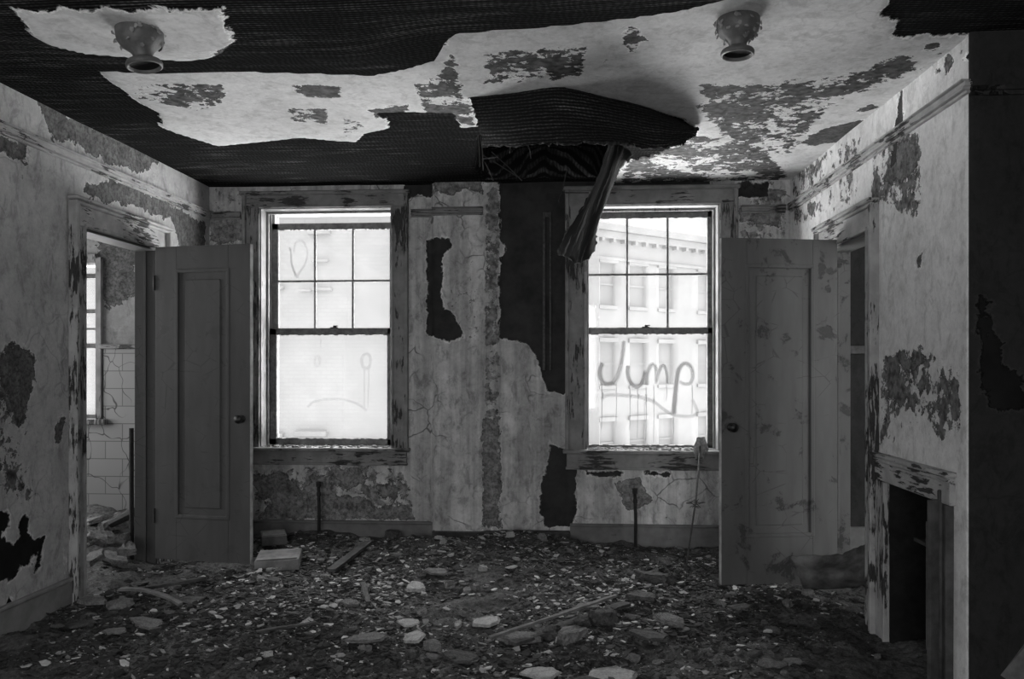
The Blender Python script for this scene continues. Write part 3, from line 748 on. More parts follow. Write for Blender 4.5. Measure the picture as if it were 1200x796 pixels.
def side_door(idx, XW, s, o, ct_py, near_px, mat, label, hinge, free, z0, h, t, wmats):
    """opening in a side wall; s = +1 when the room lies towards +x"""
    root = empty('door_%d' % idx, (XW, (o['y0'] + o['y1']) / 2, 0)); tag(root, label, 'door', None, 'structure')
    cw = .115; z1 = o['z1']; top = z1 + .155
    mb = MB()
    for (a, b, q) in ((o['y0'] - cw, o['y0'], 0), (o['y1'], o['y1'] + cw, 1)):
        mb.box(XW - .01, XW + s * .024, a, b, -.12, z1, .004, .0015)
        c = (a - .01, a + .024) if q == 0 else (b - .024, b + .01)
        mb.box(XW - .01 * s, XW + s * .05, c[0], c[1], -.12, top - .02, .006, .0015)
        c = (b - .018, b) if q == 0 else (a, a + .018)
        mb.box(XW - .01 * s, XW + s * .032, c[0], c[1], -.12, z1, .004)
        par(mb.build('side_casing', wmats[0]), root); mb = MB()
    mb = MB()
    mb.box(XW - .01 * s, XW + s * .024, o['y0'] - cw, o['y1'] + cw, z1, top - .03, .004, .0015)
    mb.box(XW - .01 * s, XW + s * .052, o['y0'] - cw - .01, o['y1'] + cw + .01, top - .035, top - .012, .008, .002)
    mb.box(XW - .01 * s, XW + s * .062, o['y0'] - cw - .02, o['y1'] + cw + .02, top - .012, top + .008, .005, .002)
    mb.box(XW - .01 * s, XW + s * .032, o['y0'] - .01, o['y1'] + .01, z1 - .004, z1 + .018, .004)
    par(mb.build('head_casing', wmats[1]), root)
    mb = MB(); xa, xb = XW + s * .005, XW - s * .15
    mb.box(xa, xb, o['y0'] - .012, o['y0'] + .012, -.1, z1, .002); mb.box(xa, xb, o['y1'] - .02, o['y1'] + .012, -.1, z1, .002); mb.box(xa, xb, o['y0'], o['y1'], z1 - .02, z1 + .012, .002)
    m = (XW - s * .06, XW - s * .075)
    mb.box(m[0], m[1], o['y1'] - .034, o['y1'], -.1, z1, .002); mb.box(m[0], m[1], o['y0'], o['y0'] + .034, -.1, z1, .002)
    par(mb.build('jamb', mat), root)
    hx, hy = hinge; fx, fy = free; w = math.hypot(fx - hx, fy - hy)
    piv = empty('leaf_pivot', (0, 0, 0))
    leaf = door_leaf(w, h, t, mat, 'dooredge', None, w - .06)
    bpy.data.objects.remove(piv)
    leaf.location = (hx, hy, z0); leaf.rotation_euler = (0, 0, math.atan2(fy - hy, fx - hx))
    par(leaf, root)
    return root
# left leaf
p = ray(182, 400); t_ = (XL + .03) / p[0]; hl = (XL + .03, p[1] * t_)
q = ray(293, 400); zf = .825 and 143 and 5.36; fl = (q[0] * zf, q[1] * zf)
side_door(1, XL, 1, DL, 0, 0, 'doorl', 'dark grey one-panel door standing open in the left wall', hl, fl, .055, 2.165, .035, ('wood_zr', 'wood_y'))
p = ray(978, 400); t_ = (XR - .03) / p[0]; hr = (XR - .03, p[1] * t_)
zf = 4.95; q = ray(843, 400); fr = (q[0] * zf, q[1] * zf)
side_door(2, XR, -1, DR, 0, 0, 'doorr', 'mottled grey one-panel door standing open in the right wall', hr, fr, .035, 2.155, .035, ('wood_zr', 'wood_y'))

# ------------------------------------------------------------------ picture rails and baseboards
def rail_profile(mb, a, b, base, axis, s):
    """two stepped mouldings; axis 'y' runs along a side wall, 'x' along the back wall"""
    for (dz0, dz1, dep) in ((.0, .014, .018), (.014, .030, .034), (.030, .052, .024), (.052, .060, .040)):
        if axis == 'y': mb.box(base - s * .01, base + s * dep, a, b, 2.575 + dz0, 2.575 + dz1, .003, .0015)
        else: mb.box(a, b, base + .01, base - dep, 2.575 + dz0, 2.575 + dz1, .003, .0015)
def struct(o): o['kind'] = 'structure'; return o
mb = MB(); y = -1.5
while y < D - .03:
    y2 = min(y + .5, D - .03); rail_profile(mb, y, y2, XL, 'y', 1); y = y2
struct(mb.build('trim_1', 'wood_y'))
mb = MB(); y = YR + .0
while y < D - .03:
    y2 = min(y + .5, D - .03); rail_profile(mb, y, y2, XR, 'y', -1); y = y2
struct(mb.build('trim_2', 'wood_y'))
for i, (a, b) in enumerate(((XL + .03, wy(283, D)), (wy(482, D), wy(507, D)), (wy(868, D), XR - .04))):
    mb = MB(); rail_profile(mb, a, b, D, 'x', 1); struct(mb.build('trim_%d' % (3 + i), 'wood_x'))
mb = MB(); rail_profile(mb, wy(508, D), wy(567, D) , D - .07, 'x', 1); struct(mb.build('trim_6', 'wood_x'))
mb = MB()
for dz0, dz1, dep in ((0, .02, .012), (.02, .04, .02)): mb.box(XR, 3.0, YR + .01, YR - dep, 2.56 + dz0, 2.56 + dz1, .002)
struct(mb.build('trim_7', 'return'))
mb = MB(); mb.box(wy(636, D), wy(639, D), D - .03, D + .01, 1.36, 2.6, .003, .001); mb.box(wy(644, D), wy(646, D), D - .025, D + .01, 1.36, 2.6, .003, .001); mb.box(wy(636, D), wy(646, D), D - .02, D + .01, 2.56, 2.6, .003)
struct(mb.build('trim_11', 'stick'))
for i, (a, b) in enumerate(((-1.5, DL['y0'] - .12), (DL['y1'] + .12, D))):
    mb = MB(); mb.box(XL - .01, XL + .02, a, b, -.1, .15, .003, .002); mb.box(XL - .01, XL + .03, a, b, .15, .172, .006, .002)
    struct(mb.build('baseboard_left', 'base_y'))
mb = MB(); mb.box(XR - .02, XR + .01, DR['y1'] + .12, D, -.1, .15, .003); mb.box(XR - .03, XR + .01, DR['y1'] + .12, D, .15, .172, .006); struct(mb.build('baseboard_right', 'base_y'))
def bb(a, b, dy, top, m='base'):
    mb = MB(); mb.box(a, b, D - dy - .022, D + .01 - dy * 0, -.1, top - .02, .003, .002); mb.box(a, b, D - dy - .030, D + .01, top - .02, top, .006, .002); return struct(mb.build('baseboard_back', m))
bb(XL + .02, wy(508, D), 0, .157); bb(wy(668, D), XR - .02, 0, .157); bb(wy(508, D), wy(668, D), .05, .10, 'board')

# ------------------------------------------------------------------ floor: heaped dirt
def fh(x, y):
    x = np.asarray(x, float); y = np.asarray(y, float)
    h = .10 * fbm(x * 1.1, y * 1.1, 3) + .085 * fbm(x * 4.2 + 9, y * 4.2, 4) + .045 * fbm(x * 13, y * 15, 3)
    h = h + .11 * np.exp(-((x + .32) ** 2 / .18 + (y - D + .25) ** 2 / .12)) + .03 * sstep(y, D - .9, D) + .05 * np.exp(-((x + 1.0) ** 2 / .15 + (y - D + .45) ** 2 / .1))
    h = h + .03 * sstep(-x, 0, 3) - .05 * sstep(x, .6, 2.) - .01
    return h
def floor_mesh():
    xs = np.arange(-5.6, 4.0, .028); ys = np.concatenate([np.arange(-1.7, 3.2, .15), np.arange(3.2, 7.4, .024)])
    X, Y = np.meshgrid(xs, ys); Z = fh(X, Y)
    for (cx, cy, a, sx, sy) in ((-3.75, 6.15, .2, .35, .3), (-3.5, 5.8, .12, .3, .3)): Z = Z + a * np.exp(-((X - cx) ** 2 / sx / sx + (Y - cy) ** 2 / sy / sy))
    idx = np.arange(X.size).reshape(X.shape)
    q = np.stack([idx[:-1, :-1], idx[:-1, 1:], idx[1:, 1:], idx[1:, :-1]], -1).reshape(-1, 4)
    me = bpy.data.meshes.new('floor'); me.from_pydata(np.stack([X, Y, Z], -1).reshape(-1, 3).tolist(), [], q.tolist())
    me.polygons.foreach_set('use_smooth', [True] * len(me.polygons))
    o = link('floor', me, 'dirt'); o['kind'] = 'structure'; return o
floor_mesh()

# litter of small flakes, uncountable
def litter(name, N, x0, x1, y0, y1, label, s_lo=.004, s_hi=.034, pale=None):
    vs, fs, tn = [], [], []
    R = np.random.default_rng(len(name) + N)
    k = 0
    while k < N:
        x, y = R.uniform(x0, x1), R.uniform(y0, y1)
        if R.random() > .42 + 2.2 * float(fbm(x * 1.9 + 7, y * 2.6, 3)) + .25 * math.exp(-((x + .6) ** 2 / 1.5)): continue
        s = s_lo * (s_hi / s_lo) ** (R.random() ** 2.6)
        n = int(R.integers(4, 7)); z = float(fh(x, y)) + s * .25
        tilt = R.normal(0, .24, 2); a0 = R.uniform(0, 6.28); th = s * R.uniform(.06, .22) + .0015
        pz = .55 + .45 * float(np.tanh(3 * fbm(x * 1.3 + 40, y * 1.6, 3)))
        core = math.exp(-((x + .6) ** 2 / 1.7)) * .65 + .2
        tone = (.62 + .38 * R.random()) if R.random() < .42 * core * (pz * 1.3 - .1) + .006 else .12 + .42 * R.random() * core * (.5 + pz)
        b = len(vs)
        ring = []
        for i in range(n):
            a = a0 + 2 * math.pi * i / n + R.uniform(-.3, .3); r = s * R.uniform(.55, 1.1)
            dx, dy = r * math.cos(a), r * math.sin(a) * .8; ring.append((dx, dy, dx * tilt[0] + dy * tilt[1]))
        for dx, dy, dz in ring: vs.append((x + dx, y + dy, z + dz)); tn.append(tone)
        for dx, dy, dz in ring: vs.append((x + dx * .92, y + dy * .92, z + dz - th)); tn.append(tone)
        fs.append(tuple(range(b, b + n)))
        for i in range(n): fs.append((b + i, b + n + i, b + n + (i + 1) % n, b + (i + 1) % n))
        k += 1
    me = bpy.data.meshes.new(name); me.from_pydata(vs, [], fs); fattr(me, 'tone', np.array(tn))
    o = link(name, me, 'litter'); tag(o, label, 'rubble', None, 'stuff'); return o
litter('plaster_litter', 52000, XL + .04, XR - .06, 3.3, D - .13, 'fine plaster and paint litter strewn over the dirt floor')

# countable broken pieces
def chunk_mesh(seed, flat):
    R = random.Random(seed); n = R.choice((5, 6, 7, 8)); bm = bmesh.new(); a0 = R.uniform(0, 6)
    rr = [R.uniform(.62, 1.05) for _ in range(n)]
    top = []; bot = []
    for i in range(n):
        a = a0 + 2 * math.pi * i / n + R.uniform(-.22, .22); x, y = rr[i] * math.cos(a) * .5, rr[i] * math.sin(a) * .5 * R.uniform(.8, 1)
        top.append(bm.verts.new((x * R.uniform(.85, 1), y * R.uniform(.85, 1), flat * R.uniform(.8, 1.1)))); bot.append(bm.verts.new((x, y, -flat * .3)))
    bm.faces.new(top); bm.faces.new(bot[::-1])
    for i in range(n): bm.faces.new((top[i], bot[i], bot[(i + 1) % n], top[(i + 1) % n]))
    bmesh.ops.recalc_face_normals(bm, faces=bm.faces[:])
    bmesh.ops.bevel(bm, geom=bm.edges[:], offset=min(flat * .12, .02), segments=1, affect='EDGES')
    bmesh.ops.triangulate(bm, faces=bm.faces[:])
    bmesh.ops.subdivide_edges(bm, edges=bm.edges[:], cuts=2, use_grid_fill=True)
    for v in bm.verts: v.co += Vector([R.gauss(0, flat * .06 + .006) for _ in range(2)] + [R.gauss(0, flat * .07 + .004)])
    me = bpy.data.meshes.new('plaster_chunk'); bm.to_mesh(me); bm.free(); return me
CH = {}
for m_ in ('ch_pale', 'ch_mid', 'ch_dark'):
    CH[m_] = []
    for k in range(7):
        me = chunk_mesh(100 + k * 7 + len(m_) * 3, (.05, .07, .10, .14, .24, .05, .42)[k]); me.materials.append(M[m_]); CH[m_].append(me)
def place(name, me, x, y, s, rz, tilt, label, cat, group=None, dz=0., sx=1., sz=1.):
    o = bpy.data.objects.new(name, me); COL.objects.link(o)
    o.location = (x, y, float(fh(x, y)) + dz); o.scale = (s * sx, s, s * sz); o.rotation_euler = (tilt[0], tilt[1], rz); tag(o, label, cat, group); return o
# named pieces: px, py, width px, mesh tone, variant, aspect, label
NAMED = [
    (570, 725, 36, 'ch_pale', 1, 1.3, 'pale flat plaster slab just left of the long diagonal lath strip'),
    (487, 687, 24, 'ch_pale', 2, 1.0, 'pale squarish plaster block, left of two bright blocks in mid floor'),
    (512, 676, 32, 'ch_mid', 0, 1.4, 'thin grey plaster slab just behind the pale squarish block'),
    (484, 740, 34, 'ch_pale', 0, 1.1, 'thin bright plaster sheet in the litter left of the lath strip'),
    (478, 727, 24, 'ch_pale', 5, 1.2, 'small bright plaster sheet overlapping the thin bright sheet behind'),
    (632, 778, 38, 'ch_pale', 5, 1.2, 'brightest white plaster slab at the bottom middle of the floor'),
    (604, 790, 22, 'ch_pale', 3, 1.0, 'small white plaster lump in front of the brightest white slab'),
    (718, 786, 62, 'ch_pale', 1, 1.8, 'long pale plaster slab at the bottom edge right of the white slab'),
    (700, 792, 66, 'ch_dark', 3, 1.8, 'dark slab lying under the long pale slab at the bottom edge'),
    (641, 733, 38, 'ch_dark', 4, 1.2, 'large dark tilted plaster lump leaning on the lath strip'),
    (668, 740, 36, 'ch_mid', 4, 1.1, 'grey wedge-shaped lump beside the large dark tilted lump'),
    (610, 740, 44, 'ch_mid', 3, 1.6, 'long grey lump under the near end of the lath strip'),
    (682, 726, 26, 'ch_dark', 4, 1.1, 'dark rounded lump behind the grey wedge-shaped lump'),
    (706, 722, 28, 'ch_dark', 6, 1.1, 'darkest round lump right of the lath strip'),
    (690, 704, 30, 'ch_mid', 2, 1.5, 'grey broken piece lying on the lath strip'),
    (765, 676, 56, 'ch_dark', 4, 1.9, 'long rounded dark mound-like slab in front of the window with Jump on it'),
    (785, 727, 32, 'ch_mid', 3, 1.2, 'grey flat slab standing out between the lath strip and the right door'),
    (760, 748, 50, 'ch_dark', 1, 1.7, 'broad dark slab in front of the grey flat slab'),
    (752, 700, 40, 'ch_dark', 2, 1.5, 'dark flat slab behind the broad dark slab'),
    (648, 623, 15, 'ch_pale', 6, 1.0, 'pale upright block against the wall below the dark bare patch'),
    (621, 621, 24, 'ch_mid', 6, 1.2, 'grey block against the wall left of the pale upright block'),
    (598, 645, 8, 'ch_pale', 6, 1.0, 'small round white lump in the heap below the wall pier'),
    (515, 645, 14, 'ch_pale', 2, 1.2, 'bright plaster wedge in the litter below the wall pier'),
    (600, 667, 16, 'ch_pale', 0, 1.5, 'small bright flat flake in front of the heap at the wall'),
    (430, 750, 44, 'ch_mid', 1, 1.7, 'grey slab left of the bright thin sheets, low on the floor'),
    (540, 763, 48, 'ch_dark', 1, 1.8, 'dark flat slab in the litter below the near end of the lath strip'),
    (505, 755, 22, 'ch_mid', 4, 1.0, 'grey lump between the thin bright sheet and the dark flat slab'),
    (482, 765, 20, 'ch_dark', 4, 1.1, 'dark lump near the bottom left of the dark flat slab'),
    (110, 714, 34, 'ch_mid', 2, 1.4, 'grey slab on the floor by the left door casing'),
    (140, 719, 30, 'ch_mid', 3, 1.1, 'squarish grey block right of the slab by the left door casing'),
    (172, 736, 42, 'ch_mid', 1, 1.7, 'long grey slab in front of the squarish grey block'),
    (95, 735, 42, 'ch_dark', 1, 1.7, 'dark flat slab close to the left baseboard'),
    (135, 746, 30, 'ch_mid', 0, 1.4, 'thin grey slab in front of the dark slab by the left baseboard'),
    (225, 706, 46, 'ch_dark', 0, 1.7, 'dark thin slab in front of the dark left door'),
    (320, 689, 20, 'ch_dark', 2, 1.4, 'small dark piece in front of the dark left door corner'),
    (380, 716, 12, 'ch_pale', 2, 1.2, 'small white lump alone in the litter left of centre'),
    (410, 705, 20, 'ch_mid', 3, 1.2, 'grey lump in the litter in front of the left iron pipe'),
    (460, 635, 16, 'ch_dark', 6, 1.0, 'dark upright lump by the baseboard left of the wall pier'),
    (845, 680, 18, 'ch_dark', 4, 1.1, 'dark lump touching the mottled right door at its free edge'),
    (905, 733, 22, 'ch_dark', 2, 1.3, 'dark piece on the floor in front of the right door'),
    (900, 738, 12, 'ch_pale', 2, 1.2, 'small pale flake beside the dark piece in front of the right door'),
    (868, 712, 30, 'ch_dark', 0, 1.6, 'thin dark slab near the foot of the mottled right door'),
    (930, 768, 26, 'ch_mid', 0, 1.5, 'thin grey flake low on the floor before the cupboard'),
    (1000, 700, 20, 'ch_dark', 2, 1.3, 'dark lump on the floor in front of the bent sheet'),
    (945, 690, 14, 'ch_mid', 4, 1.1, 'small grey lump at the near side of the bent sheet'),
]
for (px, py, w, m_, v, asp, lab) in NAMED:
    x, y = onZ(px, py, .02); zc = -x * ST + y * CT; s = w * zc / F * 1.3
    s = min(s, .45)
    place('plaster_chunk', CH[m_][v], x, y, s / asp * 1.0, RNG.uniform(-.4, .4), (RNG.uniform(.0, .2), RNG.uniform(-.16, .16)), lab, 'plaster piece', None, .02, asp)
# crowd of pieces too alike to tell apart, by stretch of floor and tone
ZONES = [(-2.75, -1.0, 3.6, 5.2, 'in the litter on the left part of the floor'), (-1.0, .55, 3.6, 5.2, 'in the litter on the middle of the floor'),
         (.55, 1.6, 3.6, 5.0, 'in the litter on the right part of the floor'), (-2.0, .9, 5.2, D - .12, 'along the foot of the window wall')]
TN = {'ch_pale': 'small pale plaster fragment', 'ch_mid': 'small grey plaster fragment', 'ch_dark': 'small dark plaster fragment'}
cnt = 0
while cnt < 235:
    zx = ZONES[RNG.choices((0, 1, 2, 3), (3, 5, 2, 6))[0]]
    x, y = RNG.uniform(zx[0], zx[1]), RNG.uniform(zx[2], zx[3])
    m_ = RNG.choices(('ch_pale', 'ch_mid', 'ch_dark'), (2, 3, 4))[0]; s = RNG.uniform(.03, .085) * (1.3 if RNG.random() < .15 else 1)
    if x > .6 or x < -2: m_ = RNG.choice(('ch_mid', 'ch_dark', 'ch_dark'))
    place('plaster_fragment', RNG.choice(CH[m_]), x, y, s, RNG.uniform(0, 6.28), (RNG.uniform(-.25, .25), RNG.uniform(-.25, .25)),
          TN[m_] + ' ' + zx[4], 'plaster piece', TN[m_] + 's ' + zx[4], .004, RNG.uniform(.9, 1.6)); cnt += 1

# boards and strips
def bar(name, a, b, w, t, mat, label, cat, lift=.02, jit=.002, n=8, bend=0.):
    """a thin board from floor pixel a to floor pixel b"""
    ax, ay = onZ(a[0], a[1], lift + .02); bx, by = onZ(b[0], b[1], lift + .02)
    L = math.hypot(bx - ax, by - ay); mb = MB()
    b_ = bmesh.new(); bmesh.ops.create_cube(b_, size=1)
    for v in b_.verts: v.co = Vector((v.co.x * L, v.co.y * w, v.co.z * t))
    bmesh.ops.subdivide_edges(b_, edges=[e for e in b_.edges if abs((e.verts[0].co - e.verts[1].co).x) > L * .5], cuts=n)
    for v in b_.verts: v.co += Vector((0, RNG.uniform(-jit, jit), RNG.uniform(-jit, jit) + bend * (v.co.x / L) ** 2 * 4))
    mb.merge(b_)
    o = mb.build(name, mat); o.location = ((ax + bx) / 2, (ay + by) / 2, (float(fh(ax, ay)) + float(fh(bx, by))) / 2 + lift + t / 2)
    o.rotation_euler = (0, -math.atan2(float(fh(bx, by)) - float(fh(ax, ay)), L), math.atan2(by - ay, bx - ax)); return tag(o, label, cat)
bar('lath_strip', (574, 735), (722, 693), .022, .012, 'boardp', 'long thin lath strip lying diagonally across the rubble in mid floor', 'wood strip', .075)
bar('floor_board', (600, 742), (735, 702), .06, .016, 'stick', 'dark narrow board half buried beneath the long lath strip', 'board', .02)
bar('curved_batten', (140, 693), (212, 706), .03, .015, 'boardp', 'thin bent grey batten on the floor between left casing and dark door', 'wood strip', .04, bend=-.03)
bar('charred_board', (388, 665), (432, 640), .06, .02, 'board', 'dark splintered board in the litter right of the left iron pipe', 'board', .03)
bar('thin_batten', (162, 698), (240, 680), .03, .02, 'board', 'dark thin batten in the shade in front of the left door', 'wood strip', .02)
bar('splinter', (370, 727), (300, 740), .02, .01, 'board', 'thin dark splinter in the litter left of centre', 'wood strip', .02)
bar('wood_chip', (425, 678), (432, 700), .03, .012, 'board', 'small dark wood chip standing out left of the pale plaster block', 'wood strip', .03)
bar('leaning_batten', (548, 645), (518, 641), .01, .008, 'boardp', 'pale thin splinter lying behind the bright plaster wedge', 'wood strip', .03)

def book_block(px0, px1, pyb, depth, th, rz, mat, name, label, lift=.0, zc=None):
    x0, y0 = onZ(px0, pyb, .06); x1, _ = onZ(px1, pyb, .06); w = x1 - x0
    root = MB(); root.box(-w / 2, w / 2, -depth / 2, depth / 2, 0, th, .004, .003); root.box(-w / 2 + .01, w / 2 - .01, -depth / 2 + .01, depth / 2 - .02, th, th + .006, .002)
    o = root.build(name, mat); cx, cy = (x0 + x1) / 2, y0 + depth / 2
    o.location = (cx, cy, float(fh(cx, cy)) + lift); o.rotation_euler = (.03, -.02, rz); return tag(o, label, 'wooden box')
book_block(294, 344, 661, .28, .075, .25, 'boardp', 'flat_wooden_box', 'flat wooden box with dark end on the floor beside the left door edge', .01)
book_block(301, 330, 641, .20, .07, .4, 'board', 'wooden_block', 'darker wooden block behind the flat wooden box, under the window beside the left door', .02)

# iron pipe stubs
def pipe(px, ptop, pbot, label, Y=D - .12):
    zb = onY(px, pbot, Y)[1]; x, zt = onY(px, ptop, Y); root = empty('iron_pipe', (x, Y, zb)); tag(root, label, 'pipe')
    h = zt - zb
    MB().tube([(0, 0, -.08), (.003, 0, h * .5), (-.003, 0, h)], .0125, 12).build('pipe_shaft', 'iron', root, True)
    MB().tube([(-.003, 0, h - .03), (-.003, 0, h + .008)], .019, 10).tube([(0, 0, h * .78), (0, 0, h * .84)], .017, 10).build('pipe_collar', 'iron', root)
pipe(373.5, 566, 635, 'short black iron pipe stub rising from the floor under the window beside the left door')
pipe(744.5, 574, 645, 'short black iron pipe stub rising from the floor under the window with Jump on it')

# mop leaning on the sill
a_ = Vector((*onZ(804, 662, .03), .03)); b_ = Vector((onY(821, 520, D - .09)[0], D - .09, onY(821, 520, D - .09)[1]))
root = empty('mop', a_); tag(root, 'thin stick mop with grey cotton head resting on the sill below Jump', 'mop')
mid_ = (a_ + b_) / 2 + Vector((.015, 0, 0))
MB().tube([(0, 0, -.02), (mid_ - a_), (b_ - a_)], [.006, .007, .008], 8).build('handle', 'stick', root, True)
mb = MB()
for k in range(34):
    an = RNG.uniform(0, 6.28); r = RNG.uniform(.012, .045); c = b_ - a_
    e = c + Vector((math.cos(an) * r, math.sin(an) * r * .6, -RNG.uniform(.03, .12)))
    mb.tube([c + Vector((0, 0, -.01)), c + Vector((math.cos(an) * r * .7, math.sin(an) * r * .4, RNG.uniform(.01, .045))), (c + e) / 2 + Vector((math.cos(an) * r * .8, math.sin(an) * r * .5, 0)), e], [.010, .011, .009, .005], 6)
mb.build('mop_head', 'rag', root, True)
mb = MB()
c = mid_ - a_ + Vector((-.0, 0, -.02))
for k in range(16):
    an = RNG.uniform(0, 6.28); mb.tube([c + Vector((RNG.uniform(-.01, .01), 0, RNG.uniform(-.03, .03))), c + Vector((math.cos(an) * .04, RNG.uniform(-.01, .02), math.sin(an) * .02)), c + Vector((math.cos(an) * .07, RNG.uniform(-.02, .02), math.sin(an) * .035))], [.003, .003, .002], 5)
mb.build('frayed_string', 'stick', root)

# bent sheet on the floor at the right door
def zf_(px, py, z): return A(px, py, z)
rows = [
    [A(925, 653, 4.96), A(938, 652, 4.95), A(962, 652, 4.92), A(986, 650, 4.86), A(1004, 642, 4.80), A(1022, 635, 4.76)],
    [A(929, 660, 4.90), A(942, 661, 4.90), A(964, 661, 4.87), A(988, 660, 4.80), A(1006, 655, 4.74), A(1022, 650, 4.70)],
    [A(935, 672, 4.78), A(947, 674, 4.76), A(966, 675, 4.72), A(988, 675, 4.67), A(1006, 673, 4.64), A(1022, 670, 4.62)],
    [A(941, 688, 4.84), A(952, 690, 4.82), A(968, 690, 4.80), A(988, 689, 4.77), A(1006, 687, 4.74), A(1020, 684, 4.72)],
]
o = patch('bent_sheet', rows, 'sheet', 26, 16, .012, rough=.003); tag(o, 'curled grey sheet of old flooring lying against the foot of the right door', 'flooring sheet')

# ------------------------------------------------------------------ low cupboard opening in the right wall
root = empty('fireplace_surround', (XR, (CB['y0'] + CB['y1']) / 2, 0)); tag(root, 'low painted wooden fireplace surround in the right wall, paint cracked', 'fireplace')
ct0 = onX(1027, 529, XR)[1]
mb = MB()
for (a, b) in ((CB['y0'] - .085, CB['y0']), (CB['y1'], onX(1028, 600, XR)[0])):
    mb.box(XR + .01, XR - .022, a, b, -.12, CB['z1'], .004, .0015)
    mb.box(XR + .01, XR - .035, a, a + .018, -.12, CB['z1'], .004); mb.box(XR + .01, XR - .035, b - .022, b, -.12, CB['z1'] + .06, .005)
    par(mb.build('side_casing', 'wood_zr' if a > CB['y0'] else 'board'), root); mb = MB()  # near casing gets a dark tone in place of its shade
mb = MB(); y0, y1 = CB['y0'] - .10, onX(1027, 600, XR)[0] + .01
mb.box(XR + .01, XR - .024, y0, y1, CB['z1'], ct0 - .02, .004, .0015); mb.box(XR + .01, XR - .05, y0 - .012, y1, ct0 - .022, ct0, .006, .002); mb.box(XR + .01, XR - .035, y0, y1, ct0 - .045, ct0 - .02, .005, .002)
par(mb.build('head_casing', 'wood_y'), root)
# recess
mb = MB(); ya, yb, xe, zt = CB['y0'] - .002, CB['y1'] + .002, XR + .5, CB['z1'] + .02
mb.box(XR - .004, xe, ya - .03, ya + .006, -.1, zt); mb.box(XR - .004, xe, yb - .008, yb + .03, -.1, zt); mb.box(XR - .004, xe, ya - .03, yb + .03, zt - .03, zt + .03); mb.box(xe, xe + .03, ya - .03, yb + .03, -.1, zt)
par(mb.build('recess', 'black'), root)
mb = MB(); mb.box(XR + .12, xe, ya, yb, .46, .48, .002); par(mb.build('shelf', 'board'), root)
mb = MB(); mb.box(xe - .02, xe, ya + .05, yb - .04, .5, .86, .004, .01); par(mb.build('back_panel', 'ch_mid'), root)
for k, (dy, dx, s, m_) in enumerate(((.18, .25, .09, 'ch_pale'), (.27, .3, .10, 'ch_mid'), (.36, .22, .08, 'ch_mid'))):
    o = bpy.data.objects.new('plaster_chunk', CH[m_][(2, 4, 6)[k]]); COL.objects.link(o); o.location = (XR + dx, ya + dy, .505); o.scale = (s,) * 3
    tag(o, ('pale plaster piece on the shelf inside the fireplace opening', 'grey plaster piece in the middle of the fireplace shelf', 'rounded grey plaster piece at the far end of the fireplace shelf')[k], 'plaster piece')
# its narrow door leaf swung out towards the camera
zl = 3.62; q0 = onX(1106, 600, XR); hx, hy = XR - .05, CB['y0'] - .02
r_ = ray(1086, 600); fx, fy = r_[0] * (zl), r_[1] * (zl)
w_ = math.hypot(fx - hx, fy - hy); h_ = onX(1100, 582, XR)[1]
mb = MB(); mb.box(0, w_, 0, .022, -.12, h_, .003, .001); mb.box(.05, w_ - .05, -.004, 0, .1, h_ - .1, .003)
leaf = mb.build('hinged_leaf', 'board'); leaf.location = (hx, hy, 0); leaf.rotation_euler = (0, 0, math.atan2(fy - hy, fx - hx)); par(leaf, root)
MB().tube([(w_ - .04, -.004, h_ * .55), (w_ - .04, -.03, h_ * .55)], [.008, .014], 10).build('leaf_knob', 'brass', leaf)

# small board at the lower right corner
q0, q1 = A(1160, 806, 3.42), A(1215, 742, 3.38); dirb = (q1 - q0).normalized(); dn = Vector((dirb.z, 0, -dirb.x)) * .22
bmx = bmesh.new(); vb = [bmx.verts.new(v) for v in (q0, q1, q1 + dn, q0 + dn)]; fb = bmx.faces.new(vb)
ex = bmesh.ops.extrude_face_region(bmx, geom=[fb]); bmesh.ops.translate(bmx, vec=(0, .03, 0), verts=[v for v in ex['geom'] if isinstance(v, bmesh.types.BMVert)])
mb = MB(); mb.merge(bmx); o = mb.build('leaning_board', 'boardp', loc=q0); tag(o, 'grey board leaning at the foot of the dark wall in the right corner', 'board')

# ------------------------------------------------------------------ rooms beyond the doors
YB1 = 6.55
mp3 = lambda px, py: onY(px, py, YB1)
wx0, wx1 = mp3(70, 400)[0], mp3(114, 400)[0]; wz0, wz1 = mp3(100, 491)[1], mp3(100, 309)[1]
railz = mp3(130, 405)[1]
surface('wall_side_room_back', 'plain', (0, YB1, 0), (1, 0, 0), (0, 0, 1), (-5.6, XL - .13), (-.1, ZC + .1), mp3, [(wx0, wx1, wz0, wz1)], .03,
        [], [[(114, 270), (160, 270), (160, 345), (146, 352), (138, 362), (128, 360), (120, 350), (112, 350)]], [([(112, 350), (160, 350), (160, 405), (112, 405)], .4, .05)], .25)
mb = MB(); mb.box(wx1 + .06, XL - .14, YB1 - .012, YB1 + .002, 0.0, railz - .02); mb.box(-5.5, wx1 + .06, YB1 - .012, YB1 + .002, 0, wz0 - .04)
struct(mb.build('trim_8', 'tile'))
mb = MB(); mb.box(wx1 + .03, XL - .14, YB1 - .035, YB1, railz - .03, railz + .01, .005, .002); struct(mb.build('trim_9', 'wood_x'))
root = empty('window_3', (wx1, YB1, wz0)); tag(root, None, None, None, 'structure')
mb = MB(); mb.box(wx1, wx1 + .05, YB1 - .03, YB1 + .01, wz0 - .03, wz1 + .05, .003); mb.box(wx0 - .05, wx0, YB1 - .03, YB1 + .01, wz0 - .03, wz1 + .05, .003); mb.box(wx0, wx1, YB1 - .03, YB1 + .01, wz1, wz1 + .08, .003); mb.box(wx0 - .08, wx1 + .10, YB1 - .07, YB1 + .02, wz0 - .045, wz0, .004)
par(mb.build('window_frame', 'wood_z'), root)
mb = MB()
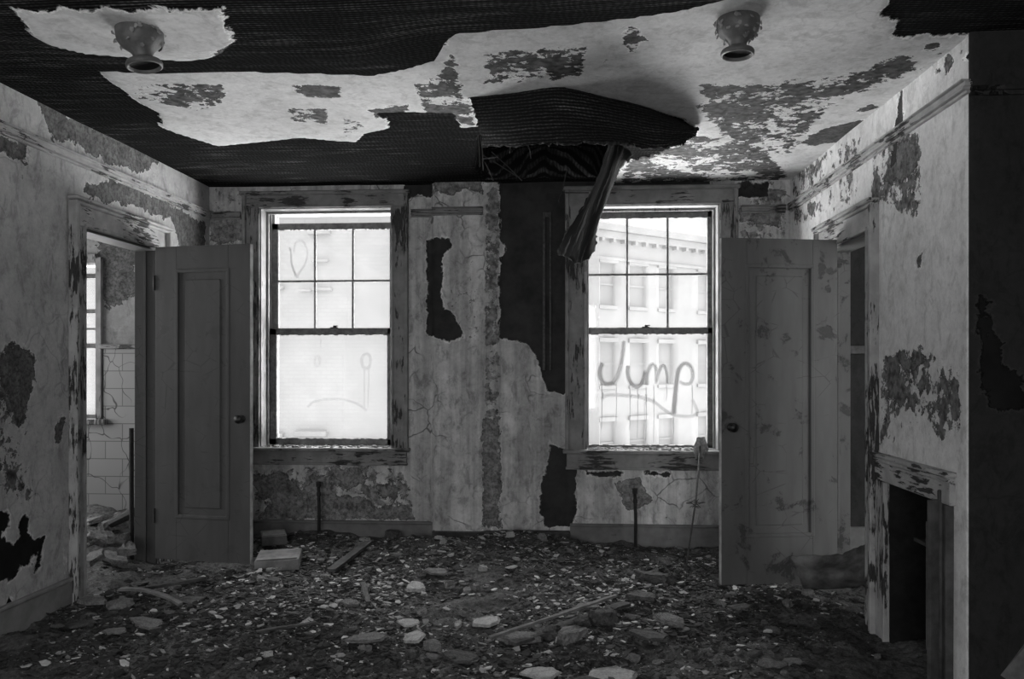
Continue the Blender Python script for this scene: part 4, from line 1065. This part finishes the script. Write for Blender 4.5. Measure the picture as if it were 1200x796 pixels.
for py, t in ((364, .018), (385, .008), (405, .02), (432, .0), (322, .02)):
    if t: z = mp3(100, py)[1]; mb.box(wx0, wx1, YB1 + .1, YB1 + .13, z - t, z + t, .002)
mb.box(wx0, wx1, YB1 + .1, YB1 + .13, wz0, wz0 + .03); mb.box(wx1 - .02, wx1, YB1 + .1, YB1 + .13, wz0, wz1)
par(mb.build('sash', 'sash'), root)
par(MB().box(wx0, wx1, YB1 + .112, YB1 + .116, wz0, wz1).build('glass_pane', 'glass'), root)
surface('wall_side_room_left', 'hidden', (-5.6, 0, 0), (0, 1, 0), (0, 0, 1), (3.0, YB1 + .1), (-.1, ZC + .1), None, [(4.2, 6.2, .8, 2.5)], .25, thick=.15)
surface('wall_side_room_near', 'hidden', (0, 3.0, 0), (-1, 0, 0), (0, 0, 1), (-(XL - .13), 5.7), (-.1, ZC + .1), None, (), .5, thick=.1)
surface('ceiling_side_room', 'plain', (0, 0, ZC), (1, 0, 0), (0, -1, 0), (-5.7, XL - .1), (-YB1 - .1, -2.9), lambda a, b: (0, 0), (), .2, thick=.1)
litter('side_room_litter', 3500, -4.4, XL + .03, 4.5, YB1 - .1, 'plaster litter over the floor of the room past the left door')
# rubble heap through the left door
heap = [(112, 605, 20, 3), (128, 612, 24, 4), (146, 604, 24, 4), (120, 625, 28, 3), (140, 628, 26, 4), (108, 632, 20, 2), (132, 645, 30, 1), (150, 640, 18, 4), (112, 648, 22, 3)]
HL = ['topmost grey lump', 'angular grey lump', 'pale rounded lump', 'broad grey slab', 'tilted grey slab', 'small grey block', 'flat slab at the front', 'blocky lump at the jamb', 'small lump at the casing']
for k, (px, py, w, v) in enumerate(heap):
    z = 6.05 - k * .12; p = A(px, py, z); o = bpy.data.objects.new('plaster_chunk', CH['ch_mid'][v]); COL.objects.link(o)
    s = w * z / F * 1.5; o.location = (p.x, p.y, max(p.z - s * .2, .03)); o.scale = (s, s, s); o.rotation_euler = (RNG.uniform(-.4, .4), RNG.uniform(-.4, .4), RNG.uniform(0, 6))
    tag(o, HL[k] + ' of the rubble heap seen through the left doorway', 'plaster piece', 'rubble heap past the left door')
p0, p1 = A(130, 614, 5.75), A(158, 600, 5.7)
o = MB().tube([(0, 0, 0), tuple(p1 - p0)], [.03, .035], 8).build('dark_log', 'iron'); o.location = p0; tag(o, 'dark round bar lying on the rubble heap past the left doorway', 'bar')
p0, p1 = A(154.5, 650, 5.6), A(154, 502, 5.6)
o = MB().tube([(0, 0, -.05), tuple(p1 - p0)], .016, 10).build('standing_pipe', 'iron'); o.location = p0; tag(o, 'dark upright iron pipe just inside the left doorway', 'pipe')
# right side room
litter('far_room_litter', 1200, XR - .05, 2.6, DR['y0'] + .05, 6.1, 'plaster litter over the floor of the room past the right door')
YB2 = 6.2
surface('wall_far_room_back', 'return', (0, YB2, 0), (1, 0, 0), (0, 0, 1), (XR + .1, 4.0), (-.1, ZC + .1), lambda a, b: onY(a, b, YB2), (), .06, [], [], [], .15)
surface('wall_far_room_right', 'hidden', (4.0, 0, 0), (0, -1, 0), (0, 0, 1), (-YB2 - .1, -YR - .1), (-.1, ZC + .1), None, [(-5.7, -5.4, 1., 1.6)], .2, thick=.1)
surface('ceiling_far_room', 'plain', (0, 0, ZC), (1, 0, 0), (0, -1, 0), (XR + .1, 4.1), (-YB2 - .1, -YR), lambda a, b: (0, 0), (), .3, thick=.1)
zr = onY(1000, 410, YB2)[1]
struct(MB().box(XR + .1, 4.0, YB2 - .03, YB2 + .01, zr - .03, zr + .03, .004).build('trim_10', 'board'))
struct(MB().box(XR + .1, 4.0, YB2 - .03, YB2 + .01, -.1, .17, .004).build('baseboard_far_room', 'base'))

# ------------------------------------------------------------------ the buildings outside
def facade(name, p0, p1, z0, z1, cols, rows, mat, label, cat='building', thick=.4):
    """p0, p1: plan points of the wall seen from the room, left to right"""
    p0, p1 = Vector(p0), Vector(p1); U = (p1 - p0).normalized(); L = (p1 - p0).length; U3 = Vector((U.x, U.y, 0)); N3 = U3.cross(Vector((0, 0, 1)))
    root = empty(name, (p0.x, p0.y, z0)); tag(root, label, cat)
    holes = [(c[0], c[1], r[0], r[1]) for c in cols for r in rows]
    w = surface('masonry', mat, (p0.x, p0.y, 0), U3, (0, 0, 1), (0, L), (z0, z1), None, holes, .3, thick=thick, suv=True, kind=None)
    w.name = 'masonry'; par(w, root)
    R = Matrix.Translation((p0.x, p0.y, 0)) @ Matrix(((U3.x, -N3.x, 0, 0), (U3.y, -N3.y, 0, 0), (0, 0, 1, 0), (0, 0, 0, 1)))
    for h in holes:
        mb = MB(); a, b, c, d = h
        mb.box(a, b, .12, .16, c, d); mb.bm.transform(R); o = mb.build('window', 'farglass'); par(o, root)
        mb = MB(); mb.box(a - .06, b + .06, -.06, .12, c - .12, c, .01); mb.box(a - .08, b + .08, -.08, .05, d, d + .14, .01); mb.box(a, b, .08, .13, (c + d) / 2 - .03, (c + d) / 2 + .03); mb.bm.transform(R)
        f = mb.build('window_surround', 'stonetrim'); f.parent = o
    return root, R, L
za = 26.0; a3, b3 = A(701, 300, za), A(828, 300, za * 1.119)
dirv = Vector((b3.x - a3.x, b3.y - a3.y)).normalized(); P0 = Vector((a3.x, a3.y)) - dirv * 6
def on_fac(px):
    r = ray(px, 300); # intersect in plan
    m = Matrix(((r[0], -dirv.x), (r[1], -dirv.y))); t = m.inverted() @ P0; return t[1], t[0]
def facz(px, py): s, t = on_fac(px); return EYE + (428 - py) / F * t
cols = []
for a, b in ((703, 721), (738, 757), (772, 789), (818, 832), (850, 868)): cols.append((on_fac(a)[0], on_fac(b)[0]))
rws = [(facz(712, 358), facz(712, 308)), (facz(712, 452), facz(712, 401)), (facz(712, 545), facz(712, 494))]
top = facz(701, 268)
root, R, L = facade('stone_building', P0, P0 + dirv * 26, rws[2][0] - .6, top, cols, rws, 'stone', 'pale stone apartment block with cornice, seen through the window with Jump')
mb = MB(); mb.box(-.2, L, -.35, .2, top - .06, top + .16, .02); mb.box(-.2, L, -.22, .2, top - .3, top - .06, .02); mb.box(-.1, L, -.1, .2, top - 1.0, top - .9, .01)
k = 0.
while k < L: mb.box(k, k + .12, -.2, .0, top - .42, top - .28); k += .5
mb.bm.transform(R); par(mb.build('cornice', 'stonetrim'), root)
YF = 17.0
bx0, bx1 = onY(-60, 400, YF)[0], onY(702, 400, YF)[0]
fcols = [(onY(359, 300, YF)[0] - bx0, onY(388, 300, YF)[0] - bx0)]
root, R, L = facade('brick_building', (bx0, YF), (bx1, YF), -1.5, 6.0, [], [], 'brick', 'pale brick building filling the view through the window beside the left door')
mb = MB()
for a, b, y0, y1 in ((362, 388, 271, 275), (367, 386, 305, 307.5), (327, 334, 336, 339), (352, 366, 340, 342), (368, 390, 338, 341), (347, 384, 505, 511), (325, 333, 507, 512)):
    q0, q1 = onY(a, y0, YF), onY(b, y1, YF); mb.box(q0[0], q1[0], YF - .14, YF + .05, q1[1], q0[1], .01)
par(mb.build('stone_ledge', 'stonetrim'), root)

# ------------------------------------------------------------------ daylight, shaped for the room: even fill added behind the camera
REAR_FILL = .36
w = bpy.data.worlds.new('shaped sky and ground light'); S.world = w; w.use_nodes = True; nt = w.node_tree
bg = nt.nodes['Background']; tc = nt.nodes.new('ShaderNodeTexCoord'); sp = nt.nodes.new('ShaderNodeSeparateXYZ'); cr = nt.nodes.new('ShaderNodeValToRGB'); mr = nt.nodes.new('ShaderNodeMapRange')
nt.links.new(tc.outputs['Generated'], sp.inputs[0]); nt.links.new(sp.outputs[2], mr.inputs[0]); mr.inputs[1].default_value = -1; mr.inputs[2].default_value = 1
nt.links.new(mr.outputs[0], cr.inputs[0])
fr = nt.nodes.new('ShaderNodeMapRange'); nt.links.new(sp.outputs[1], fr.inputs[0]); fr.inputs[1].default_value = -.25; fr.inputs[2].default_value = .25
mxw = nt.nodes.new('ShaderNodeMix'); mxw.data_type = 'RGBA'; nt.links.new(fr.outputs[0], mxw.inputs[0]); mxw.inputs[6].default_value = (REAR_FILL, REAR_FILL, REAR_FILL, 1)
nt.links.new(cr.outputs[0], mxw.inputs[7]); nt.links.new(mxw.outputs[2], bg.inputs[0])
GL, HZ, ZN = 2.1, .042, .6  # brightness added below the horizon, held dim across the window view
e = cr.color_ramp.elements; e[0].position = 0; e[0].color = (.4, .4, .4, 1); e[1].position = 1; e[1].color = (ZN, ZN, ZN, 1)
for p_, v_ in ((.24, .8), (.32, GL), (.41, GL), (.435, HZ), (.60, HZ), (.70, ZN)):
    q = e.new(p_); q.color = (v_, v_, v_, 1)
bg.inputs['Strength'].default_value = 22
def portal(loc, rot, sx, sy):
    L = bpy.data.lights.new('daylight_portal', 'AREA'); L.shape = 'RECTANGLE'; L.size = sx; L.size_y = sy; L.cycles.is_portal = True
    o = bpy.data.objects.new('daylight_portal', L); COL.objects.link(o); o.location = loc; o.rotation_euler = rot
for W in (WL, WR): portal(((W['x0'] + W['x1']) / 2, D + .345, (W['z0'] + W['z1']) / 2), (-math.pi / 2, 0, 0), W['x1'] - W['x0'], W['z1'] - W['z0'])
for cx in (-.05, -1.95): portal((cx, -1.91, 1.55), (math.pi / 2, 0, 0), 1.3, 1.9)
portal((-5.75, 5.2, 1.65), (0, -math.pi / 2, 0), 1.7, 2.0)
portal(((wx0 + wx1) / 2, YB1 + .26, (wz0 + wz1) / 2), (-math.pi / 2, 0, 0), wx1 - wx0, wz1 - wz0)

# ------------------------------------------------------------------ camera and view
cam = bpy.data.cameras.new('camera'); co_ = bpy.data.objects.new('camera', cam); COL.objects.link(co_)
cam.sensor_fit = 'HORIZONTAL'; cam.sensor_width = 36; cam.lens = 36 * F / 1200; cam.shift_y = 30 / 1200
co_.location = (0, 0, EYE); co_.rotation_euler = (math.pi / 2, 0, TH); cam.clip_end = 300
S.camera = co_
S.view_settings.view_transform = 'Standard'; S.view_settings.look = 'None'; S.view_settings.gamma = 1; S.view_settings.use_curve_mapping = False
S.view_settings.exposure = 0
S.cycles.max_bounces = 10; S.cycles.diffuse_bounces = 6; S.cycles.transparent_max_bounces = 16
S.cycles.sample_clamp_indirect = 6
